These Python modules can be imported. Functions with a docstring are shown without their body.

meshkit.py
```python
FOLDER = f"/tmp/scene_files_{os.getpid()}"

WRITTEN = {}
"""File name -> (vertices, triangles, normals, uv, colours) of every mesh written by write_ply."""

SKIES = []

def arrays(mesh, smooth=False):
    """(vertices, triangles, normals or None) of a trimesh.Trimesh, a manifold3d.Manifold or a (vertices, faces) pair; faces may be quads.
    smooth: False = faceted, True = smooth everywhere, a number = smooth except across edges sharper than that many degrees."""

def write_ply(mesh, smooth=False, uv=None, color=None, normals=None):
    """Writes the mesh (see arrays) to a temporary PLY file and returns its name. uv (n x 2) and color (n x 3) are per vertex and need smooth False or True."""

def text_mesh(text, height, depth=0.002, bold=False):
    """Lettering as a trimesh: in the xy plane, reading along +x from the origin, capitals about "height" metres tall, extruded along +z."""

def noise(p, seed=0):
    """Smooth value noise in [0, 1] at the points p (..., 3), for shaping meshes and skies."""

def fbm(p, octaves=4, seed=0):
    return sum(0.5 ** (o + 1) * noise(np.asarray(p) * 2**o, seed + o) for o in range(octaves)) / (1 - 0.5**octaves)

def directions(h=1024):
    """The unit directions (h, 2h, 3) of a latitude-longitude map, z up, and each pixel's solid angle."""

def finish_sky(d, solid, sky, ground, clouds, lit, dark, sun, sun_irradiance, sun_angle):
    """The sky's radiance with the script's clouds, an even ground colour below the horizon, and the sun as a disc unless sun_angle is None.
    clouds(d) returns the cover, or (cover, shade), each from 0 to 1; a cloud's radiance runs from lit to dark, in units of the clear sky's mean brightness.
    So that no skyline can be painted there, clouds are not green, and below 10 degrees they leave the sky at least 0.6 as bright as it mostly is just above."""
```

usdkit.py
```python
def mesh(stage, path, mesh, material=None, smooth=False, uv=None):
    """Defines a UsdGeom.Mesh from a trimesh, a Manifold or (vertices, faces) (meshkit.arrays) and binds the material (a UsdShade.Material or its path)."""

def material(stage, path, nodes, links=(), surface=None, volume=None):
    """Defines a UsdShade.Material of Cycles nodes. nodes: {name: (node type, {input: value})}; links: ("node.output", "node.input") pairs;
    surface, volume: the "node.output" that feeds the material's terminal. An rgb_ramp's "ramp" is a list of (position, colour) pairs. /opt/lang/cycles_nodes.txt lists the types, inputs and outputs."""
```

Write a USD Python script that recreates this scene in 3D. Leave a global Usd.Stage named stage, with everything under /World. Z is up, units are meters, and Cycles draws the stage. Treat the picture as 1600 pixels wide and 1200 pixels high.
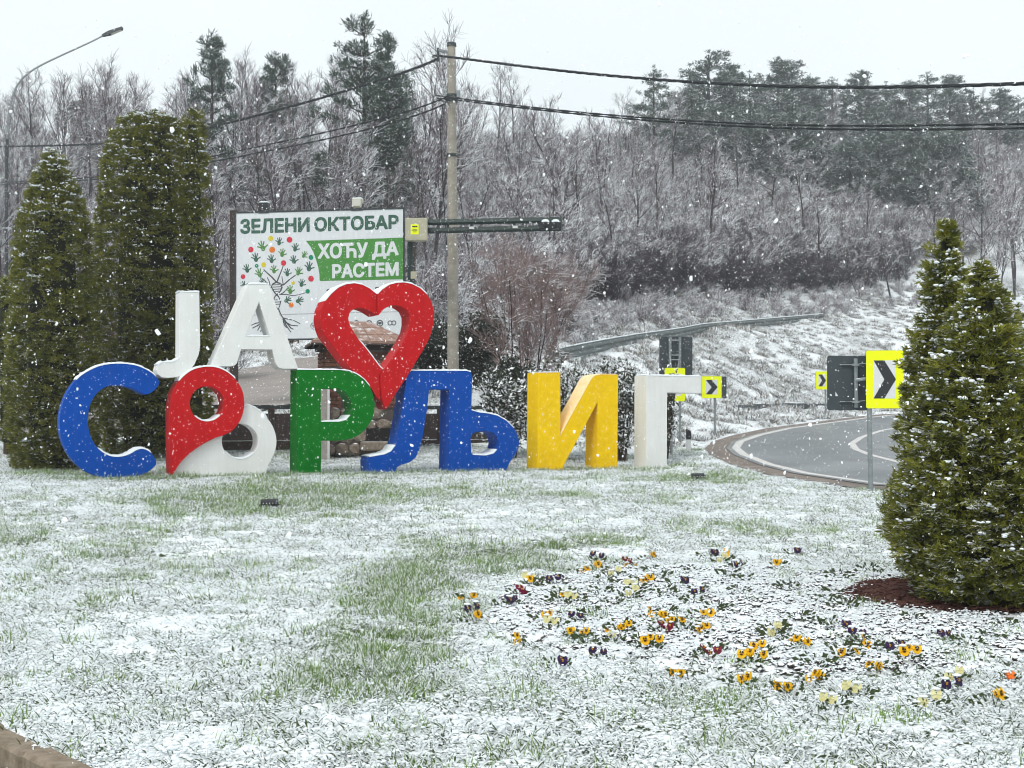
import math, random
import numpy as np
import trimesh
import shapely
from shapely.geometry import Polygon, Point, LineString, box as sbox
from shapely.ops import unary_union
from scipy.interpolate import RBFInterpolator, RegularGridInterpolator
from pxr import Usd, UsdGeom, UsdLux, UsdShade, Gf, Sdf, Vt
import usdkit, meshkit

random.seed(7)
RNG = np.random.default_rng(7)
stage = Usd.Stage.CreateInMemory()
UsdGeom.SetStageUpAxis(stage, 'Z'); UsdGeom.SetStageMetersPerUnit(stage, 1.0)
UsdGeom.Xform.Define(stage, '/World'); UsdGeom.Scope.Define(stage, '/World/Looks')

# ------------------------------------------------------------------ camera, sky, sun
EYE, F, CX, HY = 1.5, 2000.0, 800.0, 650.0        # eye height; focal length and horizon in photo pixels
cam = UsdGeom.Camera.Define(stage, '/World/camera')
cam.CreateHorizontalApertureAttr(36.0); cam.CreateVerticalApertureAttr(27.0)
cam.CreateFocalLengthAttr(45.0); cam.CreateClippingRangeAttr(Gf.Vec2f(0.1, 3000))
cam.CreateVerticalApertureOffsetAttr(50 / 2000 * 45.0)
cam.AddTranslateOp().Set(Gf.Vec3d(0, 0, EYE)); cam.AddRotateXOp().Set(90.0)
cam.CreateExposureAttr(0.33)
HAZE = 0.0009
SUN_EL, SUN_AZ = math.radians(50), math.radians(-150)     # behind the camera, to the left, veiled by cloud
dome = UsdLux.DomeLight.Define(stage, '/World/sky')
dome.GetPrim().SetCustomDataByKey('kind', 'structure')
skym = usdkit.material(stage, '/World/Looks/overcast_sky', {
    'sky': ('sky_texture', {'sky_type': 'single_scattering', 'sun_disc': False, 'sun_elevation': SUN_EL, 'sun_rotation': SUN_AZ}),
    'tc': ('texture_coordinate', {}),
    'n': ('noise_texture', {'scale': 2.2, 'detail': 5.0, 'roughness': 0.55}),
    'r': ('rgb_ramp', {'ramp': [(0.3, (7.7, 8.35, 8.65)), (0.7, (8.4, 9.0, 9.2))]}),
    'm': ('mix_color', {'fac': 0.97, 'use_clamp': False}),
    'bg': ('background_shader', {'strength': 0.1}),
}, [('tc.generated', 'n.vector'), ('n.fac', 'r.fac'), ('sky.color', 'm.a'), ('r.color', 'm.b'), ('m.result', 'bg.color')], surface='bg.background')
UsdShade.MaterialBindingAPI.Apply(dome.GetPrim()).Bind(skym)
sun = UsdLux.DistantLight.Define(stage, '/World/sun')
sun.CreateNormalizeAttr(True); sun.CreateIntensityAttr(0.4); sun.CreateAngleAttr(25.0); sun.CreateColorAttr(Gf.Vec3f(1.0, 0.97, 0.93))
sun.AddRotateZOp().Set(-math.degrees(SUN_AZ)); sun.AddRotateXOp().Set(-(90 - math.degrees(SUN_EL)))

# ------------------------------------------------------------------ materials
LOOK = {}
SNOW = (0.80, 0.835, 0.855)
def mat(name, base, rough=0.6, streak=0.0, var=0.0, scale=6.0, base2=None, snow=None, bump=0.0, bscale=40.0, spec=0.3, trans=0.0, metal=0.0, vec='position', snow_noise=None, coat=0.0, detail=4.0, ramp=None):
    """base: colour; base2: second colour mixed in by noise; snow=(lo, hi): snow lies where the normal's z passes from lo to hi."""
    n = {'geo': ('geometry', {}), 'p': ('principled_bsdf', {'roughness': rough, 'specular_ior_level': spec, 'metallic': metal, 'coat_weight': coat})}
    l = []
    b2 = base2 or tuple(c * (1 - var) for c in base)
    n['nz'] = ('noise_texture', {'scale': scale, 'detail': detail, 'roughness': 0.6})
    l += [('geo.position', 'nz.vector')]
    n['rp'] = ('rgb_ramp', {'ramp': ramp or [(0.32, b2), (0.68, base)]})
    l += [('nz.fac', 'rp.fac')]
    col = 'rp.color'
    if streak:      # run-off streaks and grime, a few per cent
        n['mp'] = ('mapping', {'scale': (7.0, 7.0, 0.45)}); n['st'] = ('noise_texture', {'scale': 1.6, 'detail': 5.0, 'roughness': 0.7})
        n['sr'] = ('map_range', {'from_min': 0.45, 'from_max': 0.75, 'to_min': 0.0, 'to_max': streak}); n['sx'] = ('mix_color', {'b': (0.22, 0.20, 0.16)})
        l += [('geo.position', 'mp.vector'), ('mp.vector', 'st.vector'), ('st.fac', 'sr.value'), ('sr.result', 'sx.fac'), (col, 'sx.a')]
        col = 'sx.result'
    if snow:
        n['sep'] = ('separate_xyz', {}); l += [('geo.normal', 'sep.vector')]
        n['sn'] = ('noise_texture', {'scale': snow_noise or 9.0, 'detail': 3.0}); l += [('geo.position', 'sn.vector')]
        n['ad'] = ('math', {'math_type': 'multiply_add', 'value2': 0.9, 'value3': -0.45}); l += [('sn.fac', 'ad.value1')]
        n['su'] = ('math', {'math_type': 'add'}); l += [('sep.z', 'su.value1'), ('ad.value', 'su.value2')]
        n['mr'] = ('map_range', {'range_type': 'smoothstep', 'from_min': snow[0], 'from_max': snow[1], 'to_min': 0.0, 'to_max': 1.0}); l += [('su.value', 'mr.value')]
        n['mx'] = ('mix_color', {'b': SNOW}); l += [('mr.result', 'mx.fac'), (col, 'mx.a')]
        col = 'mx.result'
    l += [(col, 'p.base_color')]
    if bump:
        n['bn'] = ('noise_texture', {'scale': bscale, 'detail': 4.0}); l += [('geo.position', 'bn.vector')]
        n['bp'] = ('bump', {'strength': 0.6, 'distance': bump}); l += [('bn.fac', 'bp.height'), ('bp.normal', 'p.normal')]
    out = 'p.BSDF'
    if trans:
        n['tr'] = ('translucent_bsdf', {}); l += [(col, 'tr.color')]
        n['mc'] = ('mix_closure', {'fac': trans}); l += [('p.BSDF', 'mc.closure1'), ('tr.BSDF', 'mc.closure2')]
        out = 'mc.closure'
    LOOK[name] = usdkit.material(stage, '/World/Looks/' + name, n, l, surface=out)
    return LOOK[name]

mat('snow', SNOW, 0.7, base2=(0.74, 0.79, 0.815), scale=14, bump=0.01, bscale=60, spec=0.2)
mat('flake', (0.9, 0.91, 0.92), 0.8, spec=0.1)
mat('blue_paint', streak=0.045, base= (0.0, 0.066, 0.37), rough=0.5, base2=(0.0, 0.058, 0.33), scale=2.5, spec=0.1)
mat('red_paint', streak=0.045, base= (0.52, 0.007, 0.010), rough=0.5, base2=(0.46, 0.006, 0.009), scale=2.5, spec=0.1)
mat('green_paint', streak=0.045, base= (0.0, 0.16, 0.010), rough=0.5, base2=(0.0, 0.135, 0.010), scale=2.5, spec=0.1)
mat('yellow_paint', streak=0.045, base= (0.88, 0.56, 0.002), rough=0.5, base2=(0.82, 0.51, 0.002), scale=2.5, spec=0.1)
mat('white_paint', streak=0.09, base= (0.76, 0.77, 0.75), rough=0.45, base2=(0.71, 0.715, 0.69), scale=2.2, spec=0.35)
mat('frost_yellow', (0.86, 0.70, 0.46), 0.8, base2=(0.84, 0.62, 0.28), scale=9)
mat('frosted_red', (0.55, 0.22, 0.22), 0.7, base2=(0.45, 0.1, 0.1), scale=8)
mat('concrete_pole', (0.34, 0.315, 0.265), 0.85, base2=(0.24, 0.22, 0.185), scale=5, bump=0.004, bscale=60)
mat('cable_black', (0.018, 0.022, 0.024), 0.6, snow=(0.78, 0.95), snow_noise=6)
mat('dark_steel', (0.05, 0.06, 0.062), 0.55, var=0.3, snow=(0.75, 0.9))
mat('arm_green', (0.018, 0.036, 0.032), 0.5, var=0.3, snow=(0.8, 0.95))
mat('galvanised', (0.26, 0.285, 0.29), 0.45, base2=(0.19, 0.21, 0.215), scale=12, metal=0.3, snow=(0.75, 0.95))
mat('rail_steel', (0.135, 0.155, 0.15), 0.6, base2=(0.085, 0.10, 0.097), scale=3, snow=(0.75, 0.95))
mat('sign_back', (0.050, 0.062, 0.068), 0.55, base2=(0.040, 0.050, 0.056), scale=5)
mat('fluo_yellow', (0.80, 0.88, 0.0), 0.5, base2=(0.75, 0.83, 0.0), scale=4)
mat('sign_white', (0.62, 0.63, 0.63), 0.5, var=0.06)
mat('sign_black', (0.030, 0.032, 0.036), 0.55, var=0.2)
mat('billboard_white', streak=0.12, base= (0.66, 0.685, 0.70), rough=0.5, base2=(0.62, 0.645, 0.665), scale=1.5)
mat('print_darkgreen', (0.036, 0.098, 0.070), 0.6, base2=(0.05, 0.12, 0.085), scale=20)
mat('print_green', (0.058, 0.225, 0.040), 0.6, base2=(0.07, 0.25, 0.05), scale=8)
mat('print_leafgreen', (0.085, 0.23, 0.055), 0.6, var=0.2, scale=20)
mat('print_teal', (0.0, 0.22, 0.11), 0.6)
mat('print_red', (0.56, 0.028, 0.055), 0.6)
mat('print_orange', (0.66, 0.17, 0.02), 0.6)
mat('print_yellow', (0.60, 0.50, 0.02), 0.6)
mat('print_grey', (0.075, 0.08, 0.08), 0.6)
mat('print_palegrey', (0.25, 0.26, 0.27), 0.6)
mat('cabinet_beige', (0.43, 0.41, 0.30), 0.6, var=0.1, snow=(0.8, 0.95))
mat('brown_wood', (0.058, 0.042, 0.036), 0.8, var=0.35, scale=14, snow=(0.8, 0.95))
mat('brown_panel', (0.070, 0.050, 0.046), 0.7, base2=(0.050, 0.036, 0.034), scale=5, snow=(0.75, 0.95))
mat('pale_post', (0.36, 0.335, 0.30), 0.8, var=0.25, scale=12)
for i, c in enumerate([(0.20, 0.085, 0.05), (0.16, 0.066, 0.042), (0.235, 0.11, 0.07), (0.13, 0.062, 0.045)]):
    mat('brick_tone_%s' % 'abcd'[i], c, 0.85, var=0.35, scale=22, bump=0.004, bscale=50)
mat('mortar', (0.19, 0.165, 0.145), 0.9, var=0.2)
mat('fieldstone', (0.26, 0.22, 0.17), 0.9, base2=(0.15, 0.12, 0.095), scale=9, bump=0.01, bscale=25, snow=(0.8, 1.0))
mat('roof_tile', (0.33, 0.215, 0.17), 0.8, base2=(0.23, 0.14, 0.11), scale=6, snow=(0.86, 1.18), snow_noise=5)
mat('niche_shade_black', (0.012, 0.011, 0.010), 0.9)
mat('asphalt', (0.215, 0.228, 0.236), 0.36, base2=(0.125, 0.136, 0.145), scale=0.5, bump=0.003, bscale=120, spec=0.35)
mat('old_road', (0.30, 0.27, 0.25), 0.75, base2=(0.235, 0.21, 0.195), scale=0.7, bump=0.003, bscale=80)
mat('road_shoulder', (0.23, 0.195, 0.172), 0.9, base2=(0.15, 0.125, 0.11), scale=3, bump=0.01, bscale=40)
mat('road_line', (0.60, 0.59, 0.57), 0.7, base2=(0.47, 0.46, 0.44), scale=8)
mat('kerb_stone', (0.27, 0.22, 0.165), 0.9, base2=(0.15, 0.115, 0.08), scale=14, bump=0.008, bscale=45)
mat('mulch', (0.10, 0.040, 0.030), 0.95, base2=(0.05, 0.022, 0.018), scale=30, bump=0.01, bscale=60)
mat('soil', (0.050, 0.038, 0.034), 0.95, var=0.4, scale=30, snow=(0.28, 0.55), snow_noise=22)
mat('bark', (0.050, 0.040, 0.042), 0.9, var=0.35, scale=10, snow=(0.55, 0.85), snow_noise=5)
mat('twig', (0.125, 0.088, 0.102), 0.9, var=0.45, scale=0.8, snow=(0.10, 0.56), snow_noise=1.0)
mat('tan_twig', (0.27, 0.20, 0.19), 0.9, base2=(0.15, 0.10, 0.095), scale=1.2, snow=(0.42, 0.8), snow_noise=3)
mat('dark_twig', (0.055, 0.044, 0.054), 0.9, var=0.35, scale=2, snow=(0.58, 0.95), snow_noise=1.5)
mat('red_twig', (0.105, 0.068, 0.062), 0.9, var=0.35, scale=3, snow=(0.50, 0.85), snow_noise=4)
mat('trunk_brown', (0.07, 0.05, 0.038), 0.9, var=0.3, scale=20)
mat('thuja', (0.255, 0.25, 0.036), 0.6, base2=(0.060, 0.080, 0.020), scale=4.5, snow=(0.80, 1.02), snow_noise=5, trans=0.25, spec=0.2, detail=6)
mat('thuja_near', (0.29, 0.285, 0.034), 0.6, base2=(0.050, 0.070, 0.016), scale=8, snow=(0.74, 1.0), snow_noise=7, trans=0.2, spec=0.2, detail=6)
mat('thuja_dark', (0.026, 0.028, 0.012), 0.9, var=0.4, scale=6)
mat('needles', (0.060, 0.098, 0.066), 0.7, base2=(0.034, 0.058, 0.044), scale=1.0, snow=(0.22, 0.80), snow_noise=1.0, trans=0.2)
mat('shrub_leaf', (0.040, 0.052, 0.022), 0.5, base2=(0.022, 0.030, 0.016), scale=5, snow=(0.06, 0.46), snow_noise=7, trans=0.15)
mat('dark_leaf', (0.030, 0.040, 0.022), 0.5, base2=(0.016, 0.022, 0.014), scale=3, snow=(0.72, 1.0), snow_noise=3, trans=0.15)
mat('brown_leaf', (0.155, 0.085, 0.055), 0.8, base2=(0.085, 0.05, 0.036), scale=4, snow=(0.85, 1.05), snow_noise=6, trans=0.15)
mat('grass_snowy', (0.15, 0.20, 0.085), 0.6, base2=(0.09, 0.125, 0.055), scale=3, snow=(-0.22, 0.22), snow_noise=9, trans=0.2, spec=0.2)
mat('grass_green', (0.20, 0.32, 0.045), 0.6, base2=(0.09, 0.165, 0.030), scale=3, snow=(0.50, 0.92), snow_noise=12, trans=0.25, spec=0.2)
mat('dry_grass', (0.21, 0.175, 0.14), 0.8, base2=(0.12, 0.105, 0.085), scale=0.5, snow=(-0.15, 0.28), snow_noise=2, trans=0.2)
mat('petal_yellow', (0.88, 0.56, 0.006), 0.6, base2=(0.82, 0.42, 0.004), scale=30, trans=0.25, snow=(1.02, 1.2), snow_noise=20)
mat('petal_orange', (0.86, 0.22, 0.02), 0.6, base2=(0.8, 0.16, 0.015), scale=30, trans=0.25, snow=(1.02, 1.2), snow_noise=20)
mat('petal_wine', (0.20, 0.006, 0.040), 0.6, base2=(0.10, 0.004, 0.02), scale=30, trans=0.2, snow=(1.0, 1.2), snow_noise=20)
mat('petal_purple', (0.040, 0.014, 0.090), 0.6, base2=(0.02, 0.012, 0.04), scale=30, trans=0.15, snow=(0.9, 1.15), snow_noise=20)
mat('petal_cream', (0.72, 0.70, 0.42), 0.6, base2=(0.66, 0.60, 0.25), scale=30, trans=0.25, snow=(0.85, 1.1), snow_noise=20)
mat('pansy_face', (0.045, 0.008, 0.010), 0.6, var=0.3)
mat('pansy_leaf', (0.060, 0.085, 0.030), 0.55, var=0.4, scale=25, trans=0.2, snow=(0.25, 0.6), snow_noise=20)
mat('lamp_glass', (0.55, 0.54, 0.48), 0.2)
mat('roof_dark', (0.12, 0.115, 0.115), 0.8, var=0.2, snow=(1.05, 1.3))

# ground: snow over grass / soil; the vertex primvar "cover" says how much snow lies, "soil" where the bed is
usdkit.material(stage, '/World/Looks/snowy_ground', {
    'geo': ('geometry', {}), 'cov': ('attribute', {'attribute': 'cover'}), 'soilv': ('attribute', {'attribute': 'soil'}),
    'n1': ('noise_texture', {'scale': 17.0, 'detail': 5.0, 'roughness': 0.65}), 'n2': ('noise_texture', {'scale': 1.3, 'detail': 3.0}),
    'gr': ('rgb_ramp', {'ramp': [(0.3, (0.034, 0.048, 0.020)), (0.7, (0.10, 0.135, 0.050))]}),
    'so': ('rgb_ramp', {'ramp': [(0.3, (0.028, 0.022, 0.021)), (0.7, (0.07, 0.052, 0.046))]}),
    'under': ('mix_color', {}), 'sep': ('separate_xyz', {}),
    'a': ('math', {'math_type': 'multiply_add', 'value2': 1.9, 'value3': -0.95}),
    'b': ('math', {'math_type': 'add'}), 'mr': ('map_range', {'range_type': 'smoothstep', 'from_min': 0.30, 'from_max': 0.55}),
    'mx': ('mix_color', {'b': SNOW}),
    'bn': ('noise_texture', {'scale': 32.0, 'detail': 5.0}), 'bp': ('bump', {'strength': 0.8, 'distance': 0.03}),
    'p': ('principled_bsdf', {'roughness': 0.75, 'specular_ior_level': 0.2}),
}, [('geo.position', 'n1.vector'), ('geo.position', 'n2.vector'), ('geo.position', 'bn.vector'), ('n1.fac', 'gr.fac'), ('n1.fac', 'so.fac'),
    ('soilv.fac', 'under.fac'), ('gr.color', 'under.a'), ('so.color', 'under.b'), ('n1.fac', 'a.value1'), ('a.value', 'b.value1'), ('cov.fac', 'b.value2'),
    ('b.value', 'mr.value'), ('mr.result', 'mx.fac'), ('under.result', 'mx.a'), ('mx.result', 'p.base_color'), ('bn.fac', 'bp.height'), ('bp.normal', 'p.normal')], surface='p.BSDF')
LOOK['snowy_ground'] = UsdShade.Material.Get(stage, '/World/Looks/snowy_ground')

# ------------------------------------------------------------------ scene helpers
TAKEN = set()
def numbered(path):
    p, k = path, 0
    while p in TAKEN:
        k += 1; p = '%s_%03d' % (path, k)
    TAKEN.add(p); return p
def tag(prim, label=None, cat=None, group=None, kind=None):
    for k, v in (('label', label), ('category', cat), ('group', group), ('kind', kind)):
        if v: prim.SetCustomDataByKey(k, v)
    return prim
def path_of(parent): return '/World' if parent is None else str(parent.GetPath()) if hasattr(parent, 'GetPath') else parent
def obj(name, mesh, look, parent=None, smooth=False, **kw):
    m = usdkit.mesh(stage, numbered(path_of(parent) + '/' + name), mesh, LOOK[look], smooth)
    if kw: tag(m.GetPrim(), **kw)
    return m.GetPrim()
def thing(name, label, cat, loc=(0, 0, 0), rz=0.0, group=None, scale=None):
    x = UsdGeom.Xform.Define(stage, numbered('/World/' + name))
    x.AddTranslateOp().Set(Gf.Vec3d(*map(float, loc)))
    if rz: x.AddRotateZOp().Set(float(rz))
    if scale is not None: x.AddScaleOp().Set(Gf.Vec3f(*(scale if np.ndim(scale) else (scale,) * 3)))
    return tag(x.GetPrim(), label, cat, group)
stage.CreateClassPrim('/World/Forms')
def form(name):
    return UsdGeom.Xform.Define(stage, numbered('/World/Forms/' + name)).GetPrim()
def copy_of(fm, name, label, cat, loc, rz=0.0, scale=1.0, group=None):
    t = thing(name, label, cat, loc, rz, group, scale)
    t.GetReferences().AddInternalReference(fm.GetPath()); t.SetInstanceable(True)
    return t
def scatter(name, protos, P, rz, sc, idx, parent=None, tilt=None, **kw):
    """protos: [(mesh, look)] -> one PointInstancer"""
    path = numbered(path_of(parent) + '/' + name)
    pi = UsdGeom.PointInstancer.Define(stage, path)
    rel = pi.CreatePrototypesRel()
    for i, (m, look) in enumerate(protos):
        g = usdkit.mesh(stage, '%s/form_%03d' % (path, i), m, LOOK[look])
        rel.AddTarget(g.GetPath())
    P = np.asarray(P, np.float32); n = len(P)
    pi.CreatePositionsAttr(Vt.Vec3fArray.FromNumpy(P)); pi.CreateProtoIndicesAttr(Vt.IntArray.FromNumpy(np.asarray(idx, np.int32)))
    h = np.asarray(rz) / 2
    q = np.zeros((n, 4)); q[:, 0] = np.cos(h); q[:, 3] = np.sin(h)
    if tilt is not None:   # tilt about a horizontal axis first
        ax, an = tilt; s = np.sin(an / 2); t = np.stack([np.cos(an / 2), s * np.cos(ax), s * np.sin(ax), 0 * s], 1)
        w1, x1, y1, z1 = t.T; w2, x2, y2, z2 = q.T
        q = np.stack([w1*w2-x1*x2-y1*y2-z1*z2, w1*x2+x1*w2+y1*z2-z1*y2, w1*y2-x1*z2+y1*w2+z1*x2, w1*z2+x1*y2-y1*x2+z1*w2], 1)
    pi.CreateOrientationsAttr(Vt.QuathArray([Gf.Quath(float(a), float(b), float(c), float(d)) for a, b, c, d in q]))
    sc = np.asarray(sc, np.float32); sc = np.repeat(sc[:, None], 3, 1) if sc.ndim == 1 else sc
    pi.CreateScalesAttr(Vt.Vec3fArray.FromNumpy(np.ascontiguousarray(sc)))
    return tag(pi.GetPrim(), **kw)
def rot(a): c, s = math.cos(a), math.sin(a); return np.array([[c, -s, 0], [s, c, 0], [0, 0, 1.0]])
def cat_(ms): return trimesh.util.concatenate([m if isinstance(m, trimesh.Trimesh) else trimesh.Trimesh(*m, process=False) for m in ms])
def bx(sx, sy, sz, c=(0, 0, 0), rz=0.0, bev=0.0):
    if bev:
        import manifold3d as m3
        pts = [(a * (sx / 2 - bev * (k != 0)), b * (sy / 2 - bev * (k != 1)), d * (sz / 2 - bev * (k != 2))) for a in (-1, 1) for b in (-1, 1) for d in (-1, 1) for k in range(3)]
        mm = trimesh.convex.convex_hull(np.array(pts))
    else:
        mm = trimesh.creation.box([sx, sy, sz])
    if rz: mm.apply_transform(np.block([[rot(rz), np.zeros((3, 1))], [0, 0, 0, 1]]))
    mm.apply_translation(c); return mm
def cyl(r, p0, p1, n=12, r1=None):
    return trimesh.Trimesh(*prisms(np.array([p0], float), np.array([p1], float), [r], [r1 if r1 is not None else r], n, True), process=False)
def prisms(P0, P1, r0, r1, n=3, cap=False):
    P0, P1 = np.asarray(P0, float), np.asarray(P1, float); r0, r1 = np.asarray(r0, float), np.asarray(r1, float)
    t = P1 - P0; t /= np.linalg.norm(t, axis=1, keepdims=True) + 1e-12
    a = np.cross(t, np.where(np.abs(t[:, 2:]) < 0.9, [0, 0, 1.0], [1.0, 0, 0])); a /= np.linalg.norm(a, axis=1, keepdims=True) + 1e-12
    b = np.cross(t, a); N = len(P0); ang = np.arange(n) * 2 * np.pi / n + 0.3
    ring = np.cos(ang)[None, :, None] * a[:, None] + np.sin(ang)[None, :, None] * b[:, None]
    V = np.concatenate([P0[:, None] + r0[:, None, None] * ring, P1[:, None] + r1[:, None, None] * ring], 1).reshape(-1, 3)
    i = np.arange(n); j = (i + 1) % n
    q = np.stack([i, j, j + n, i + n], 1)[:, ::-1]
    base = np.concatenate([q[:, [0, 1, 2]], q[:, [0, 2, 3]]])
    if cap:
        base = np.concatenate([base, [[0, k, k + 1] for k in range(1, n - 1)], [[n, n + k + 1, n + k] for k in range(1, n - 1)]])
    Fc = (base[None] + (np.arange(N) * 2 * n)[:, None, None]).reshape(-1, 3)
    return V, Fc
def tube(pts, r, n=8):
    pts = np.asarray(pts, float); r = np.broadcast_to(np.asarray(r, float), (len(pts),))
    t = np.gradient(pts, axis=0); t /= np.linalg.norm(t, axis=1, keepdims=True) + 1e-12
    up = np.array([0, 0, 1.0]) if abs(t[:, 2]).mean() < 0.8 else np.array([1.0, 0, 0])
    a = np.cross(t, up); a /= np.linalg.norm(a, axis=1, keepdims=True) + 1e-12; b = np.cross(a, t)
    ang = np.arange(n) * 2 * np.pi / n
    V = (pts[:, None] + r[:, None, None] * (np.cos(ang)[None, :, None] * a[:, None] + np.sin(ang)[None, :, None] * b[:, None])).reshape(-1, 3)
    i, j = np.meshgrid(np.arange(len(pts) - 1), np.arange(n), indexing='ij')
    q = np.stack([i * n + j, i * n + (j + 1) % n, (i + 1) * n + (j + 1) % n, (i + 1) * n + j], -1).reshape(-1, 4)
    L = (len(pts) - 1) * n
    caps = [[0, k + 1, k] for k in range(1, n - 1)] + [[L, L + k, L + k + 1] for k in range(1, n - 1)]
    return trimesh.Trimesh(V, np.concatenate([q[:, [0, 1, 2]], q[:, [0, 2, 3]], caps]), process=False)
def prism(poly, depth):
    polys = getattr(poly, 'geoms', [poly])
    return cat_([trimesh.creation.extrude_polygon(g, depth, engine='earcut') for g in polys if g.area > 1e-7])
def at(px, py, Y): return np.array([(px - CX) / F * Y, Y, EYE + (HY - py) / F * Y])
def sstep(x, a, b): t = np.clip((x - a) / (b - a), 0, 1); return t * t * (3 - 2 * t)

# ------------------------------------------------------------------ terrain
TH = math.radians(24.0); DIR = np.array([math.cos(TH), math.sin(TH), 0]); BACK = np.array([-math.sin(TH), math.cos(TH), 0]); Y0 = 26.0
cp = []
for X in (-14, -8, -3, 0, 3, 8, 14):
    for Y, z in ((-30, 0), (-8, 0), (0, 0), (5, 0), (8, 0.0), (11, 0.02), (14, 0.07), (17, 0.17)): cp.append((X, Y, z))
for s in (-13, -9.5, -7, -4, -1, 2, 4.5):
    p = s * DIR; cp.append((p[0], Y0 + p[1], 0.38)); q = p - 2.0 * BACK; cp.append((q[0], Y0 + q[1], 0.34)); q = p + 2.5 * BACK; cp.append((q[0], Y0 + q[1], 0.40))
def road_z(Y): return 0.3 + 0.0426 * (Y - 21)
outer = [(30, 18.5), (22, 17.6), (14, 18.2), (9.5, 19.6), (7.2, 20.9), (6.1, 21.8), (5.3, 24), (5.02, 26.1), (5.0, 28.9), (5.2, 31), (5.75, 33.5), (6.8, 36.4), (8.5, 40.2), (11.1, 44.5), (13.2, 48), (14.8, 50.3), (18.5, 54), (24, 57.5), (31, 60)]
for X, Y in outer[::1] + [(10, 30), (12, 36), (16, 26), (20, 40), (26, 48), (10, 25)]: cp.append((X, Y, road_z(Y)))
for a in [(1100, 650, 42), (1180, 646, 46), (1240, 642, 50), (1300, 638, 54), (1380, 634, 60), (1040, 668, 37), (980, 672, 34), (870, 560, 40), (960, 545, 46), (1040, 531, 52), (1160, 515, 64), (1280, 499, 78), (1400, 489, 88), (1550, 485, 98),
          (900, 600, 37), (1150, 585, 53), (1250, 570, 62), (1350, 560, 70), (1500, 545, 80),
          (425, 640, 36), (425, 604, 46), (425, 575, 57), (425, 556, 62), (300, 648, 36), (300, 590, 50), (300, 556, 62), (10, 690, 31), (10, 640, 38), (10, 600, 50), (10, 545, 62), (160, 560, 60), (160, 680, 32),
          (600, 620, 38), (600, 575, 46), (700, 600, 38), (760, 570, 40), (640, 540, 52), (760, 530, 47),
          (0, 500, 68), (0, 400, 82), (0, 320, 100), (-300, 500, 68), (-300, 320, 100), (200, 490, 68), (200, 390, 82), (200, 320, 100), (200, 300, 130), (0, 300, 130), (400, 490, 66), (400, 390, 82), (400, 310, 100), (400, 280, 130),
          (600, 490, 62), (600, 390, 80), (600, 300, 100), (600, 260, 130), (800, 500, 52), (800, 480, 58), (800, 390, 76), (800, 310, 96), (800, 262, 118), (800, 240, 140),
          (1000, 500, 60), (1000, 475, 68), (1000, 390, 88), (1000, 310, 110), (1000, 252, 132), (1000, 225, 160), (1200, 490, 80), (1200, 465, 88), (1200, 390, 106), (1200, 310, 126), (1200, 240, 150), (1200, 205, 180),
          (1400, 470, 100), (1400, 420, 112), (1400, 330, 134), (1400, 250, 160), (1400, 205, 190), (1600, 475, 105), (1600, 420, 120), (1600, 330, 142), (1600, 255, 165), (1600, 215, 195), (1900, 470, 110), (1900, 300, 160), (1900, 220, 200)]:
    cp.append(tuple(at(*a)))
for X, Y, z in [(-120, -60, 0), (120, -60, 0), (-60, 10, 0), (60, 10, 0.5), (-120, 60, 6), (120, 60, 6), (-150, 150, 26), (150, 220, 44), (-60, 260, 28), (60, 280, 44), (150, 320, 46), (-150, 320, 30), (0, -60, 0)]: cp.append((X, Y, z))
cp = np.array(cp)
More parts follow.
